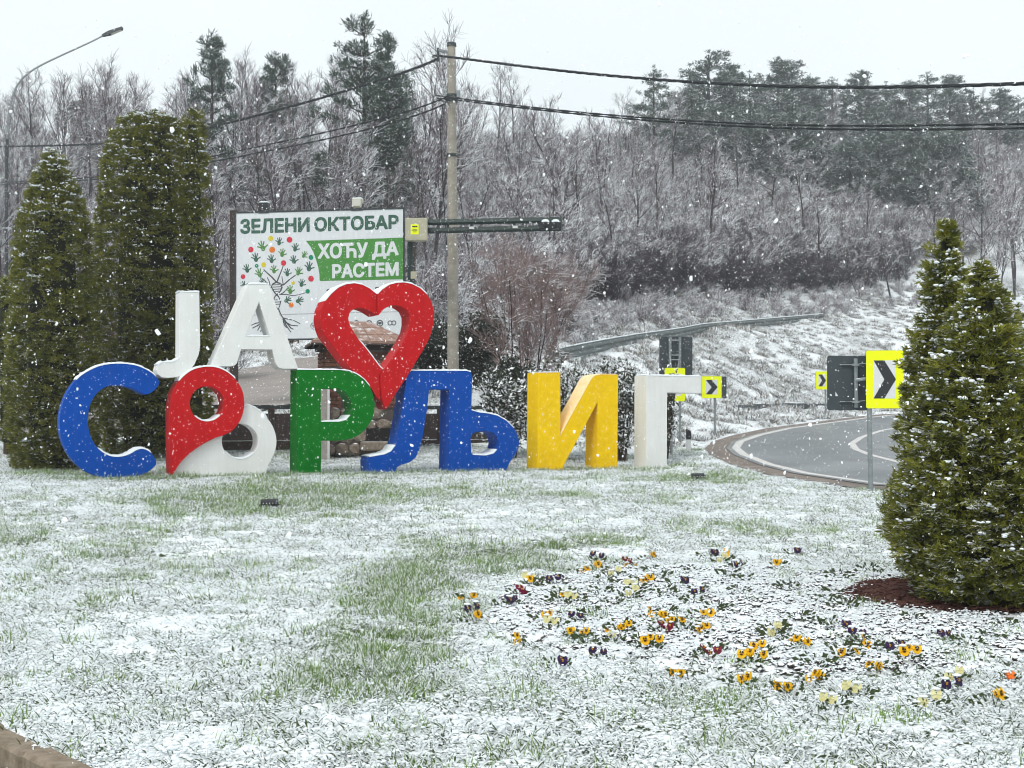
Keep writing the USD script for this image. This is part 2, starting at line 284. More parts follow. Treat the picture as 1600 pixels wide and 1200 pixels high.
RBF = RBFInterpolator(cp[:, :2], cp[:, 2], kernel='linear', smoothing=0.02)
road_outer = LineString(outer)
road_poly = Polygon(outer).buffer(0)
road_zone = road_poly.buffer(0.55)
GX = np.concatenate([np.linspace(-500, -60, 16)[:-1], np.linspace(-60, -16, 40)[:-1], np.linspace(-16, -7, 90)[:-1], np.linspace(-7, 7, 470), np.linspace(7, 16, 90)[1:], np.linspace(16, 60, 40)[1:], np.linspace(60, 500, 16)[1:]])
ys = [4.6]
while ys[-1] < 30: ys.append(ys[-1] + max(0.022, 0.0045 * ys[-1]))
while ys[-1] < 240: ys.append(ys[-1] * 1.012)
GY = np.concatenate([np.linspace(-300, -10, 8)[:-1], np.linspace(-10, 4.6, 14)[:-1], ys, np.linspace(ys[-1], 800, 10)[1:]])
def smooth_z(X, Y):
    """the terrain without its lumps"""
    X, Y = np.asarray(X, float), np.asarray(Y, float)
    q = np.stack([np.clip(X, -150, 150).ravel(), np.clip(Y, -60, 320).ravel()], 1)
    return RBF(q).reshape(X.shape)
# evaluated once on a coarse lattice, then bilinear
CXs = np.unique(np.concatenate([np.linspace(-150, 150, 121), np.linspace(-20, 30, 126)])); CYs = np.unique(np.concatenate([np.linspace(-60, 320, 153), np.linspace(0, 70, 176)]))
CZ = smooth_z(*np.meshgrid(CXs, CYs, indexing='ij'))
from scipy.ndimage import gaussian_filter
cxx, cyy = np.meshgrid(CXs, CYs, indexing='ij')
pts = shapely.points(cxx.ravel(), cyy.ravel())
dr = shapely.distance(pts, road_zone).reshape(cxx.shape)
w = 1 - sstep(dr, 0.0, 1.6)
CZ = CZ * (1 - w) + (road_z(cyy) - 0.03) * w
LAT = RegularGridInterpolator((CXs, CYs), CZ, bounds_error=False, fill_value=None)
def gz(X, Y):
    X, Y = np.broadcast_arrays(np.asarray(X, float), np.asarray(Y, float))
    return LAT(np.stack([np.clip(X, -150, 150).ravel(), np.clip(Y, -60, 320).ravel()], 1)).reshape(X.shape)
def on_ground(px, py, lo=4.8, hi=70):
    Ys = np.linspace(lo, hi, 4000); Xs = (px - CX) / F * Ys; z = EYE + (HY - py) / F * Ys
    d = z - gz(Xs, Ys); k = np.argmax(d < 0)
    return np.array([Xs[k], Ys[k], gz(Xs[k], Ys[k])])
def grd(X, Y): return np.array([X, Y, float(gz(X, Y))])

def blob(X, Y, c, rx, ry): return np.exp(-(((X - c[0]) / rx) ** 2 + ((Y - c[1]) / ry) ** 2))
BED_C = on_ground(1190, 962); BED = (BED_C[0] + 0.05, BED_C[1] + 0.15, 2.15, 2.45)
def bed_mask(X, Y):
    r = np.sqrt(((X - BED[0]) / BED[2]) ** 2 + ((Y - BED[1]) / BED[3]) ** 2)
    r = r + 0.10 * (meshkit.noise(np.stack([X * 2.1, Y * 2.1, 0 * X], -1), 3) - 0.5)
    return 1 - sstep(r, 0.93, 1.03)
G1, G2, G3, G4, G5 = on_ground(640, 935), on_ground(760, 862), on_ground(420, 775), on_ground(1110, 750), on_ground(110, 742)
G6, G7 = on_ground(640, 1010), on_ground(980, 835)
ARC = LineString([on_ground(*p)[:2] for p in [(560, 1075), (572, 1030), (590, 985), (612, 935), (660, 897), (730, 872), (815, 857), (905, 850)]])
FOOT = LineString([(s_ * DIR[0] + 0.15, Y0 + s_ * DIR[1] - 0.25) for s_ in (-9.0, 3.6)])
def greenness(X, Y):
    n = meshkit.fbm(np.stack([X * 0.9, Y * 0.9, 0 * X + 2], -1), 4, 5)
    n2 = meshkit.fbm(np.stack([X * 0.33, Y * 0.25, 0 * X + 9], -1), 3, 8)
    g = 0.85 * blob(X, Y, G1, 0.55, 0.9) + 0.75 * blob(X, Y, G2, 0.9, 1.3) + 0.85 * blob(X, Y, G3, 1.4, 2.4) + 0.5 * blob(X, Y, G4, 0.7, 1.2) + 0.9 * blob(X, Y, G5, 1.6, 1.0) + 0.55 * blob(X, Y, G6, 0.5, 0.9) + 0.35 * blob(X, Y, G7, 1.3, 1.0)
    sh_ = np.shape(X); P_ = shapely.points(np.ravel(X), np.ravel(Y))
    da = shapely.distance(P_, ARC).reshape(sh_); df = shapely.distance(P_, FOOT).reshape(sh_)
    g = 0.4 * g + 0.85 * np.exp(-(da / 0.42) ** 2) + 0.55 * blob(X, Y, G3, 1.4, 2.4) + 0.5 * blob(X, Y, G5, 1.6, 1.0) + 0.78 * np.exp(-(df / 0.32) ** 2) + 0.16 * sstep(Y, 9, 15)  # df: grass at the letter feet, strengthened to paint in contact shade
    return np.clip(g + 1.0 * (n - 0.5) + 0.7 * (n2 - 0.5) + 0.10, 0, 1)

gx, gy = np.meshgrid(GX, GY, indexing='ij')
Z = gz(gx, gy)
lawn = (gy > 4) & (gy < 33) & (np.abs(gx) < 20)
ptsl = shapely.points(gx[lawn], gy[lawn])
offroad = np.ones_like(gx); offroad[lawn] = sstep(shapely.distance(ptsl, road_zone), 0.05, 0.5)
far = (gy >= 33) & (gy < 80) & (gx > -5) & (gx < 45)
offroad[far] = sstep(shapely.distance(shapely.points(gx[far], gy[far]), road_zone), 0.05, 0.5)
bm = np.zeros_like(gx); gn = np.zeros_like(gx); lump = np.zeros_like(gx)
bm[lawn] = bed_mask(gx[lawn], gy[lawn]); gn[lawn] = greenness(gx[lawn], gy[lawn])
p3 = np.stack([gx[lawn], gy[lawn], 0 * gx[lawn]], -1)
l1 = meshkit.fbm(p3 * 11, 3, 1); l2 = meshkit.fbm(p3 * 2.2, 2, 2); l3 = meshkit.noise(p3 * 24, 4)
lump[lawn] = (0.045 * (l1 - 0.5) + 0.06 * (l2 - 0.5)) * (1 - bm[lawn]) + bm[lawn] * (0.024 * (l1 - 0.5) + 0.014 * (l3 - 0.5) + 0.05)
back_road_poly = Polygon([at(-200, 702, 31)[:2], at(20, 692, 31)[:2], at(300, 660, 34)[:2], at(400, 645, 35.5)[:2], at(460, 632, 37)[:2], at(640, 600, 40)[:2], at(650, 575, 46)[:2], at(460, 572, 58)[:2], at(300, 575, 57)[:2], at(10, 600, 50)[:2], at(-200, 610, 48)[:2]])
bz = (gy > 26) & (gy < 70) & (gx < 6) & (gx > -60)
offroad[bz] = np.minimum(offroad[bz], sstep(shapely.distance(shapely.points(gx[bz], gy[bz]), back_road_poly), 0.4, 1.5))
hill = (gy >= 33) & (gy < 240) & (np.abs(gx) < 90)
ph = np.stack([gx[hill], gy[hill], 0 * gx[hill]], -1)
lump[hill] = 0.35 * (meshkit.fbm(ph * 0.7, 4, 6) - 0.5)
K0, K1 = on_ground(0, 1139), on_ground(112, 1194); kd = (K1 - K0)[:2] / np.linalg.norm((K1 - K0)[:2]); kn = np.array([kd[1], -kd[0]]); kn = kn if kn[1] < 0 else -kn
kside = (gx - K0[0]) * kn[0] + (gy - K0[1]) * kn[1]
kdrop = np.where((gy < 8) & (gy > 2), sstep(kside, 0.06, 0.12), 0)
Z = Z + lump * offroad - 0.11 * kdrop
cover = np.full(gx.shape, 0.5)
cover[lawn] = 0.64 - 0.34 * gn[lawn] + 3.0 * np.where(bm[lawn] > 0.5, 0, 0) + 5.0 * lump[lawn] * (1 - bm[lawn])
cover[lawn] = cover[lawn] * (1 - bm[lawn]) + bm[lawn] * (0.58 + 9 * (lump[lawn] - 0.05))
cover[lawn] -= 0.55 * kdrop[lawn]
cover[hill] = np.where((gy[hill] > 66) & (gx[hill] < (gy[hill] - 66) * 0.5 + 2) | (gy[hill] > 74 + 1.1 * np.maximum(gx[hill], 0)), 0.22, 0.52) + 0.14 * ((gx[hill] / gy[hill] > 0.295) & (gx[hill] / gy[hill] < 0.345)) + 0.5 * (meshkit.fbm(ph * 0.5, 3, 12) - 0.5)
nx, ny = len(GX), len(GY)
ii, jj = np.meshgrid(np.arange(nx - 1), np.arange(ny - 1), indexing='ij')
q = np.stack([ii * ny + jj, (ii + 1) * ny + jj, (ii + 1) * ny + jj + 1, ii * ny + jj + 1], -1).reshape(-1, 4)
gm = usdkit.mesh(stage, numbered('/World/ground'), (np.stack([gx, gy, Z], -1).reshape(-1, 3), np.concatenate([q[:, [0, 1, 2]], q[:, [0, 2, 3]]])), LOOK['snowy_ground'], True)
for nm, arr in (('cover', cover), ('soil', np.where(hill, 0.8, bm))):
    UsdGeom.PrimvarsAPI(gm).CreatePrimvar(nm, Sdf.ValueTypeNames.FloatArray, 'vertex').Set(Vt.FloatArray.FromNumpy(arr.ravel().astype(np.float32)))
tag(gm.GetPrim(), 'snow dusted lawn and hillside ground', kind='structure')
ZI = RegularGridInterpolator((GX, GY), Z, bounds_error=False, fill_value=None)
def gtop(X, Y):
    X, Y = np.broadcast_arrays(np.asarray(X, float), np.asarray(Y, float)); return ZI(np.stack([X.ravel(), Y.ravel()], 1)).reshape(X.shape)

# ------------------------------------------------------------------ roads
def sheet(poly, zf, step=1.0):
    """triangulated polygon draped on zf"""
    poly = shapely.segmentize(poly, step)
    minx, miny, maxx, maxy = poly.bounds; tri = []
    for g in getattr(poly, 'geoms', [poly]):
        v, f = trimesh.creation.triangulate_polygon(g, engine='earcut'); tri.append(trimesh.Trimesh(np.c_[v, 0 * v[:, 0]], f, process=False))
    m = cat_(tri); v = np.array(m.vertices); v[:, 2] = zf(v[:, 0], v[:, 1])
    n = np.cross(v[m.faces[:, 1]] - v[m.faces[:, 0]], v[m.faces[:, 2]] - v[m.faces[:, 0]]); f = m.faces.copy(); f[n[:, 2] < 0] = f[n[:, 2] < 0][:, ::-1]
    return trimesh.Trimesh(v, f, process=False)
rz_ = lambda X, Y: road_z(Y)
sh_in, sh_out = road_poly.buffer(-0.02), road_poly.buffer(0.52)
obj('road_shoulder', sheet(sh_out.buffer(-0.0), lambda X, Y: road_z(Y) - 0.012), 'road_shoulder', kind='structure')
obj('road', sheet(road_poly, lambda X, Y: road_z(Y)), 'asphalt', kind='structure')
edge = road_poly.buffer(-0.12).difference(road_poly.buffer(-0.32)); edge = edge.intersection(sbox(0, 0, 28, 58))
obj('road_edge_line', sheet(edge, lambda X, Y: road_z(Y) + 0.004, 0.5), 'road_line', kind='structure')
inner = road_poly.buffer(-2.95).difference(road_poly.buffer(-3.12)).intersection(sbox(0, 0, 26, 58))
obj('road_centre_line', sheet(inner, lambda X, Y: road_z(Y) + 0.004, 0.5), 'road_line', kind='structure')
lr = back_road_poly
bb = lr.bounds; cells = [c for x in np.arange(bb[0], bb[2], 0.7) for y in np.arange(bb[1], bb[3], 0.7) if not (c := sbox(x, y, x + 0.7, y + 0.7).intersection(lr)).is_empty and c.area > 1e-4]
lrv = []
for c in cells:
    for g in getattr(c, 'geoms', [c]):
        if g.geom_type == 'Polygon':
            v, f = trimesh.creation.triangulate_polygon(g, engine='earcut'); lrv.append(trimesh.Trimesh(np.c_[v, gz(v[:, 0], v[:, 1]) + 0.06], f, process=False))
obj('back_road', cat_(lrv), 'old_road', kind='structure')
# ------------------------------------------------------------------ the big letters (each traced outline stands in the letters' own plane, full thickness)
def on_plane(px, py, Yc=Y0, th=TH):
    """photo pixel -> (s along the row, height) on the vertical plane through (0, Yc) turned by th"""
    u = (px - CX) / F; Y = Yc / (1 - u * math.tan(th)); return (u * Y / math.cos(th), EYE + (HY - py) / F * Y)
def zpoly(pts, ox, oy, sc, smooth=0, **kw):
    p = [on_plane(ox + x / sc, oy + y / sc, **kw) for x, y in pts]
    g = Polygon(p).buffer(0)
    return rounded(g, smooth) if smooth else g
def rounded(g, r):
    """evens out the hand-set outline"""
    return g.buffer(r, 6).buffer(-2 * r, 6).buffer(r, 6)
def chaikin(pts, n=2):
    p = np.array(pts, float)
    for _ in range(n):
        q = np.roll(p, -1, 0); p = np.stack([0.75 * p + 0.25 * q, 0.25 * p + 0.75 * q], 1).reshape(-1, 2)
    return p
def solid(poly, front=0.0, depth=0.52, bev=0.006):
    """extrudes a (s, z) polygon back from the letter plane, its front edge slightly rounded; coordinates relative to the row's foot at (0, Y0)"""
    ms = []
    poly = shapely.simplify(poly, 0.0015)
    for g in getattr(poly, 'geoms', [poly]):
        if g.area < 1e-4: continue
        m = trimesh.creation.extrude_polygon(g, depth - bev, engine='earcut')
        v = np.array(m.vertices); k = v[:, 2]
        w = DIR[None] * v[:, :1] + np.array([0, 0, 1.0])[None] * v[:, 1:2] + BACK[None] * (front + bev + v[:, 2:3])
        f = m.faces[:, ::-1]
        ms.append(trimesh.Trimesh(w, f, process=False))
        gi = g.buffer(-bev, join_style=2)
        # bevel ring + front face
        for part in getattr(gi, 'geoms', [gi]):
            fv, ff = trimesh.creation.triangulate_polygon(part, engine='earcut')
            ms.append(trimesh.Trimesh(DIR[None] * fv[:, :1] + np.array([0, 0, 1.0])[None] * fv[:, 1:2] + BACK[None] * front, ff, process=False))
        for ring in [g.exterior, *g.interiors]:
            c = np.array(ring.coords)[:-1]
            inn = np.array([np.array(shapely.ops.nearest_points(gi.boundary, Point(x))[0].coords[0]) for x in c])
            nn = len(c)
            V = np.concatenate([DIR[None] * c[:, :1] + np.array([[0, 0, 1.0]]) * c[:, 1:] + BACK[None] * (front + bev), DIR[None] * inn[:, :1] + np.array([[0, 0, 1.0]]) * inn[:, 1:] + BACK[None] * front])
            i = np.arange(nn); j = (i + 1) % nn
            qd = np.stack([i, j, j + nn, i + nn], 1)
            ms.append(trimesh.Trimesh(V, np.concatenate([qd[:, [0, 1, 2]], qd[:, [0, 2, 3]]]), process=False))
    m = cat_(ms)
    m.fix_normals() if False else None
    return m
def snow_caps(poly, front, depth, th=0.028, lo=0.62, **kw):
    """snow lying on the upward edges of a letter"""
    ms = []
    rs = np.random.default_rng(int(abs(poly.area) * 1e4) % 9999)
    for g in getattr(poly, 'geoms', [poly]):
        for ring in [g.exterior, *g.interiors]:
            c = np.array(shapely.segmentize(ring, 0.05).coords)
            ccw = ring.is_ccw == (ring is g.exterior or ring.equals(g.exterior))
            d = np.diff(c, axis=0); L = np.linalg.norm(d, axis=1) + 1e-9; nrm = np.stack([d[:, 1], -d[:, 0]], 1) / L[:, None]
            if not ring.is_ccw: nrm = -nrm
            if ring is not g.exterior and not ring.equals(g.exterior): nrm = -nrm
            up = nrm[:, 1] > lo
            k = 0
            while k < len(up):
                if not up[k]: k += 1; continue
                e = k
                while e < len(up) and up[e]: e += 1
                line = c[k:e + 1]
                if np.linalg.norm(line[-1] - line[0]) > 0.08 and line[:, 1].min() > 0.5:
                    n = len(line); vn = np.zeros((n, 2)); vn[:-1] += nrm[k:e]; vn[1:] += nrm[k:e]; vn /= np.linalg.norm(vn, axis=1, keepdims=True) + 1e-9
                    t = th * (0.75 + 0.6 * rs.random(n)); t[0] *= 0.3; t[-1] *= 0.3
                    rows = []
                    for off, h in ((-0.006, -0.002), (-0.002, 0.6), (0.05, 1.0), (depth * 0.5, 1.05), (depth - 0.02, 0.9), (depth + 0.004, -0.002)):
                        p = line + vn * (t * h if h > 0 else np.full(n, h))[:, None]
                        rows.append(DIR[None] * p[:, :1] + np.array([[0, 0, 1.0]]) * p[:, 1:] + BACK[None] * (front + off))
                    V = np.concatenate(rows); r_ = len(rows)
                    i, j = np.meshgrid(np.arange(r_ - 1), np.arange(n - 1), indexing='ij')
                    qd = np.stack([i * n + j, (i + 1) * n + j, (i + 1) * n + j + 1, i * n + j + 1], -1).reshape(-1, 4)
                    ms.append(trimesh.Trimesh(V, np.concatenate([qd[:, [0, 1, 2]], qd[:, [0, 2, 3]]]), process=False))
                k = e
    return ms
def letter(name, label, parts, group='letters of the town name'):
    """parts: [(part name, polygon, look, front, depth)]"""
    allp = unary_union([p[1] for p in parts]); s0 = allp.centroid.x; z0 = float(gz(s0 * DIR[0], Y0 + s0 * DIR[1])) if allp.bounds[1] < 0.9 else allp.bounds[1]
    base = np.array([s0 * DIR[0], Y0 + s0 * DIR[1], z0])
    t = thing(name, label, 'letter' if 'heart' not in name else 'heart sculpture', base, group=group)
    org = np.array([0, Y0, 0]) - base
    for nm, poly, look, front, depth in parts:
        m = solid(poly, front, depth); m.apply_translation(org); obj(nm, m, look, t)
    for nm, poly, look, front, depth in parts:
        for sc in snow_caps(poly, front, depth, **(dict(lo=0.40, th=0.014) if name == 'letter_i' else {})): sc.apply_translation(org); obj('snow_cap', sc, 'frost_yellow' if name == 'letter_i' and np.ptp(sc.vertices[:, 2]) > 0.5 else 'snow', t, smooth=40)
    return t
Cp = [(640,590),(605,545),(560,515),(500,490),(430,480),(360,480),(290,490),(220,520),(160,560),(110,620),(75,690),(55,760),(48,830),(55,900),(75,960),(105,1020),(150,1075),(210,1120),(280,1148),(350,1160),(420,1160),(490,1150),(560,1120),(600,1090),(622,1065),(595,1010),(560,985),(530,978),(500,985),(470,1005),(430,1022),(380,1028),(330,1018),(280,985),(245,940),(222,880),(213,820),(220,750),(240,690),(275,645),(320,615),(370,607),(430,612),(490,630),(530,655),(560,663),(590,650),(620,622)]
letter('letter_es', 'tall blue letter С at the left end of the bottom row', [('body', zpoly(chaikin(Cp, 1), 80, 440, 3.75), 'blue_paint', 0, 0.52)])
red = zpoly(chaikin([(105,1105),(97,1040),(95,900),(92,700),(92,600),(92,500),(100,400),(120,310),(160,230),(220,160),(300,105),(380,82),(460,75),(540,85),(620,120),(690,175),(740,240),(775,310),(787,390),(785,470),(765,550),(725,625),(670,685),(600,720),(540,735),(460,770),(380,815),(300,870),(230,930),(170,1000),(130,1070)], 1), 250, 560, 6)
hole = Polygon([on_plane(250 + (438 + 161 * math.cos(a)) / 6, 560 + (425 + 164 * math.sin(a)) / 6) for a in np.linspace(0, 2 * np.pi, 48)])
red = red.difference(hole)
whole_white = zpoly(chaikin([(108,1200),(112,1080),(150,1000),(300,860),(500,740),(640,600),(740,480),(815,440),(860,445),(930,480),(1000,540),(1060,620),(1095,710),(1103,790),(1090,870),(1050,950),(1010,1030),(990,1200)], 1), 250, 560, 6)
hole2 = Polygon([on_plane(250 + (757 + 170 * math.cos(a)) / 6, 560 + (777 + 167 * math.sin(a)) / 6) for a in np.linspace(0, 2 * np.pi, 48)])
red_full = Polygon(red.exterior)
white = whole_white.difference(hole2).difference(red_full.buffer(0.004))
letter('letter_ve', 'letter В made of a red map pin shape over a white swirl', [('red_pin', red, 'red_paint', -0.03, 0.52), ('white_swirl', white, 'white_paint', 0.07, 0.44)])
Pp = zpoly([(162,118),(620,120),(700,130),(780,162),(860,217),(920,290),(955,380),(970,470),(965,560),(940,640),(890,720),(820,790),(740,832),(650,852),(560,858),(415,858),(410,1220),(158,1220)], 440, 560, 6.667)
Pc = zpoly([(410,318),(590,314),(650,345),(700,400),(730,460),(735,530),(715,590),(670,640),(600,658),(410,660)], 440, 560, 6.667)
letter('letter_er', 'green letter Р with a rounded bowl left of the heart tip', [('body', Pp.difference(Pc), 'green_paint', 0, 0.52)])
Lp = zpoly([(490,113),(1005,115),(1040,125),(1055,160),(1047,478),(1120,500),(1200,508),(1290,530),(1370,575),(1440,645),(1480,720),(1490,790),(1475,850),(1440,910),(1400,965),(1350,1090),(830,1090),(838,700),(845,290),(655,285),(640,450),(610,640),(585,780),(560,860),(530,920),(480,960),(400,985),(355,1010),(345,1090),(100,1090),(92,990),(90,950),(105,912),(150,903),(240,888),(300,860),(345,800),(370,700),(395,560),(420,400),(440,200),(455,140)], 560, 560, 5.926)
Lc = zpoly([(1040,740),(1060,695),(1120,675),(1190,672),(1250,690),(1285,730),(1300,790),(1285,840),(1250,880),(1180,897),(1060,893),(1045,870)], 560, 560, 5.926)
letter('letter_lje', 'blue letter Љ with a curled left foot and a round right bowl', [('body', rounded(Lp.difference(Lc), 0.012), 'blue_paint', 0, 0.52)])
Ip = zpoly([(163,117),(350,114),(349,640),(605,175),(622,155),(645,142),(690,132),(832,135),(825,1000),(652,1000),(660,365),(385,880),(345,1000),(158,1000)], 810, 560, 5.333)
letter('letter_i', 'yellow letter И between the blue and the white letter', [('body', Ip, 'yellow_paint', 0, 0.52)])
Gp = zpoly([(1068,143),(1527,152),(1527,292),(1240,284),(1238,1000),(1065,1000)], 810, 560, 5.333)
letter('letter_ge', 'white letter Г at the right end of the bottom row', [('body', Gp, 'white_paint', 0, 0.52)])
Jp = zpoly([(275,172),(478,174),(488,735),(472,830),(432,920),(382,990),(312,1040),(242,1062),(150,1070),(85,1064),(45,1030),(33,985),(48,935),(90,907),(150,905),(200,903),(245,885),(272,855)], 240, 430, 6.667)
letter('letter_je', 'white letter Ј perched on top of the blue and red letters', [('body', rounded(Jp, 0.015), 'white_paint', 0.02, 0.46)], 'small letters on the top row')
Ap = zpoly([(985,90),(1200,92),(1510,975),(1345,975),(1300,957),(1272,915),(1238,775),(915,772),(872,915),(850,938),(820,948),(598,948)], 240, 430, 6.667)
Ac = zpoly([(1100,275),(1215,635),(962,635)], 240, 430, 6.667)
letter('letter_a', 'white letter А standing above the red and green letters', [('body', Ap.difference(Ac), 'white_paint', 0.02, 0.50)], 'small letters on the top row')
hr = [(540,162),(580,120),(640,82),(700,66),(760,62),(830,75),(900,110),(960,165),(1000,230),(1020,310),(1018,400),(1000,480),(970,560),(920,650),(860,750),(800,850),(740,940),(680,1030),(640,1100),(610,1146),(590,1100),(577,1040),(567,950),(565,850),(597,802),(640,742),(700,652),(760,560),(800,480),(813,420),(812,350),(790,300),(740,267),(690,256),(640,262),(590,292),(545,345)]
hl = [(541,160),(480,110),(420,80),(350,66),(280,75),(210,105),(150,160),(100,220),(70,290),(60,370),(70,440),(95,510),(140,570),(200,650),(270,740),(340,820),(420,890),(490,960),(540,1040),(575,1075),(569,950),(566,852),(596,804),(570,782),(510,702),(450,622),(390,552),(345,482),(310,422),(298,370),(310,320),(340,290),(380,275),(420,278),(470,297),(543,343)]
HR, HL = zpoly(hr, 490, 430, 5.455), zpoly(hl, 490, 430, 5.455)
HR, HL = rounded(HR, 0.006), rounded(HL.difference(HR.buffer(0.003)), 0.006)
letter('red_heart', 'big open red heart between the green and blue letters', [('right_half', HR, 'red_paint', -0.05, 0.5), ('left_half', HL, 'red_paint', 0.02, 0.5)], 'heart in the town sign')

# ------------------------------------------------------------------ billboard
BB_R = math.radians(10)                                # its right end is nearer
def on_bill(px, py, Yc=36.0, th=-BB_R):
    u = (px - 500 - (CX - 500) + 0) / F; u = (px - CX) / F
    x0 = (500 - CX) / F * Yc
    # plane through (x0, Yc) with direction (cos th, sin th)
    Y = (Yc - x0 * math.tan(th)) / (1 - u * math.tan(th)); return ((u * Y - x0) / math.cos(th), EYE + (HY - py) / F * Y)
BX = (500 - CX) / F * 36.0; BD = np.array([math.cos(BB_R), -math.sin(BB_R), 0]); BN = np.array([-math.sin(BB_R), -math.cos(BB_R), 0])   # BN points at the viewer
bbase = grd(BX, 36.0)
bill = thing('billboard', 'large white billboard with a tree of green hand prints and green lettering', 'billboard', bbase)
def bw(v, off):
    """(s, z, depth) -> world relative to the billboard's base; depth counts towards the viewer"""
    v = np.asarray(v, float); return (np.array([BX, 36.0, 0]) - bbase)[None] + BD[None] * v[:, :1] + np.array([[0, 0, 1.0]]) * v[:, 1:2] + BN[None] * (off + v[:, 2:3])
def bsolid(poly, off, d):
    m = prism(poly, d); return trimesh.Trimesh(bw(m.vertices, off), m.faces, process=False)
def bp(pts): return Polygon([on_bill(x, y) for x, y in pts]).buffer(0)
def z5(pts, ox=360, oy=320, s=5.714): return [(ox + x / s, oy + y / s) for x, y in pts]
panel = bp([(368.5, 333), (630.5, 326), (630.5, 527), (368.5, 531)])
obj('panel', bsolid(panel, -0.06, 0.06), 'billboard_white', bill)
obj('frame', bsolid(panel.buffer(0.035, join_style=2).difference(panel.buffer(-0.012, join_style=2)), -0.055, 0.068), 'dark_steel', bill)
for (x, wd) in ((361, 0.2), (641, 0.16)):
    s_, zt = on_bill(x, 327 if x < 500 else 338); p = bw([[s_, 0, 0]], -0.22)[0]; g0 = float(gz(*(p[:2] + bbase[:2]))) - bbase[2]
    obj('post', bx(wd, 0.16, zt - bbase[2] - g0 + 0.3, (p[0], p[1], (zt - bbase[2] + g0 - 0.3) / 2), -BB_R, 0.012), 'brown_wood', bill)
for y_ in (370, 490):
    a, b = on_bill(361, y_), on_bill(641, y_); pa, pb = bw([[a[0], a[1], 0]], -0.11)[0], bw([[b[0], b[1], 0]], -0.11)[0]
    obj('cross_beam', cyl(0.045, pa, pb, 8), 'dark_steel', bill)
obj('green_band', bsolid(bp(z5([(675,322),(1542,293),(1542,665),(797,680),(795,620),(785,560),(768,500),(745,430),(712,370)])), 0.0, 0.004), 'print_green', bill)
obj('rule_line', bsolid(bp([(368.5,492.5),(630.5,486.5),(630.5,487.3),(368.5,493.3)]), 0.0, 0.003), 'print_palegrey', bill)
def lettering(text, quad, look, off=0.004, fat=0.09, bold=True, name='lettering', d=0.004):
    """quad: the text's box in photo pixels: left-top, right-top, right-bottom, left-bottom; one part for each letter"""
    Q = np.array([on_bill(*p) for p in quad])
    ms = []; adv = 0
    whole = meshkit.text_mesh(text, 1.0, 0.01, bold=bold); x0, x1, y0, y1 = whole.bounds[0][0], whole.bounds[1][0], whole.bounds[0][1], whole.bounds[1][1]
    pieces = whole.split(only_watertight=False)
    for pc in pieces:
        top = pc.faces[pc.face_normals[:, 2] > 0.5]
        g = unary_union([Polygon(pc.vertices[t][:, :2]) for t in top]).buffer(fat * 0.35, 4).buffer(fat * 0.0)
        g = shapely.affinity.affine_transform(g, [1 / (x1 - x0), 0, 0, 1 / (y1 - y0), -x0 / (x1 - x0), -y0 / (y1 - y0)])
        def mp(x, y, z=None):
            x, y = np.asarray(x), np.asarray(y); a = Q[3][None] * (1 - x[:, None]) + Q[2][None] * x[:, None]; b = Q[0][None] * (1 - x[:, None]) + Q[1][None] * x[:, None]
            r = a * (1 - y[:, None]) + b * y[:, None]; return r[:, 0], r[:, 1]
        g = shapely.ops.transform(lambda x, y: mp(x, y), g)
        obj(name, bsolid(shapely.simplify(g, 0.002), off, d), look, bill)
import shapely.affinity, shapely.ops
lettering('ЗЕЛЕНИ', z5([(92,130),(705,112),(705,240),(92,258)]), 'print_darkgreen', 0.0)
lettering('ОКТОБАР', z5([(752,115),(1500,90),(1500,212),(752,238)]), 'print_darkgreen', 0.0)
lettering('ХОЋУ', z5([(785,348),(1225,336),(1225,470),(785,480)]), 'billboard_white', 0.004)
lettering('ДА', z5([(1268,335),(1500,328),(1500,468),(1268,490)]), 'billboard_white', 0.004)
lettering('РАСТЕМ', z5([(912,532),(1500,512),(1500,632),(912,655)]), 'billboard_white', 0.004)
lettering('2', z5([(858,752),(905,750),(905,802),(858,804)]), 'print_grey', 0.0, 0.02)
lettering('5', z5([(1290,735),(1330,733),(1330,785),(1290,787)]), 'print_grey', 0.0, 0.02)
def hand(cx, cy, ang, size, look):
    """a child's hand print: palm, four spread fingers and a thumb"""
    g = [Point(0, 0).buffer(0.36, 6), Point(0, -0.12).buffer(0.33, 6)]
    for a, l in ((-58, 0.82), (-24, 0.98), (2, 1.04), (27, 0.95)):
        r = math.radians(90 - a); g.append(LineString([(0.22 * math.cos(r), 0.22 * math.sin(r)), (l * math.cos(r), l * math.sin(r))]).buffer(0.095, 4))
    r = math.radians(90 - 68); g.append(LineString([(0.1, -0.1), (0.85 * math.cos(r), 0.78 * math.sin(r) - 0.1)]).buffer(0.10, 4))
    g = shapely.affinity.rotate(unary_union(g), ang, origin=(0, 0))
    px, py = z5([(cx, cy)])[0]; s_, z_ = on_bill(px, py); k = size / 5.714 / F * 36.0
    g = shapely.affinity.affine_transform(g, [k, 0, 0, k, s_, z_])
    obj('hand_print', bsolid(shapely.simplify(g, 0.002), 0.0, 0.003), look, bill)
hz = [(290,380,18,62,'l'),(435,335,-5,48,'d'),(578,390,-12,50,'d'),(462,438,-8,50,'l'),(655,450,-35,42,'l'),(228,480,10,55,'d'),(368,492,8,52,'d'),(568,500,10,52,'d'),(702,562,-5,58,'d'),(150,578,12,52,'d'),(262,618,20,55,'l'),(390,585,5,50,'l'),(508,612,0,48,'d'),(605,602,-20,52,'l'),(635,706,-15,48,'d'),(535,768,5,52,'l'),(500,850,-60,46,'d'),(605,852,-70,50,'d'),(125,720,25,45,'d'),(285,690,0,40,'d')]
for h in hz: hand(h[0], h[1] + 6, h[2], h[3], 'print_leafgreen' if h[4] == 'l' else 'print_darkgreen')
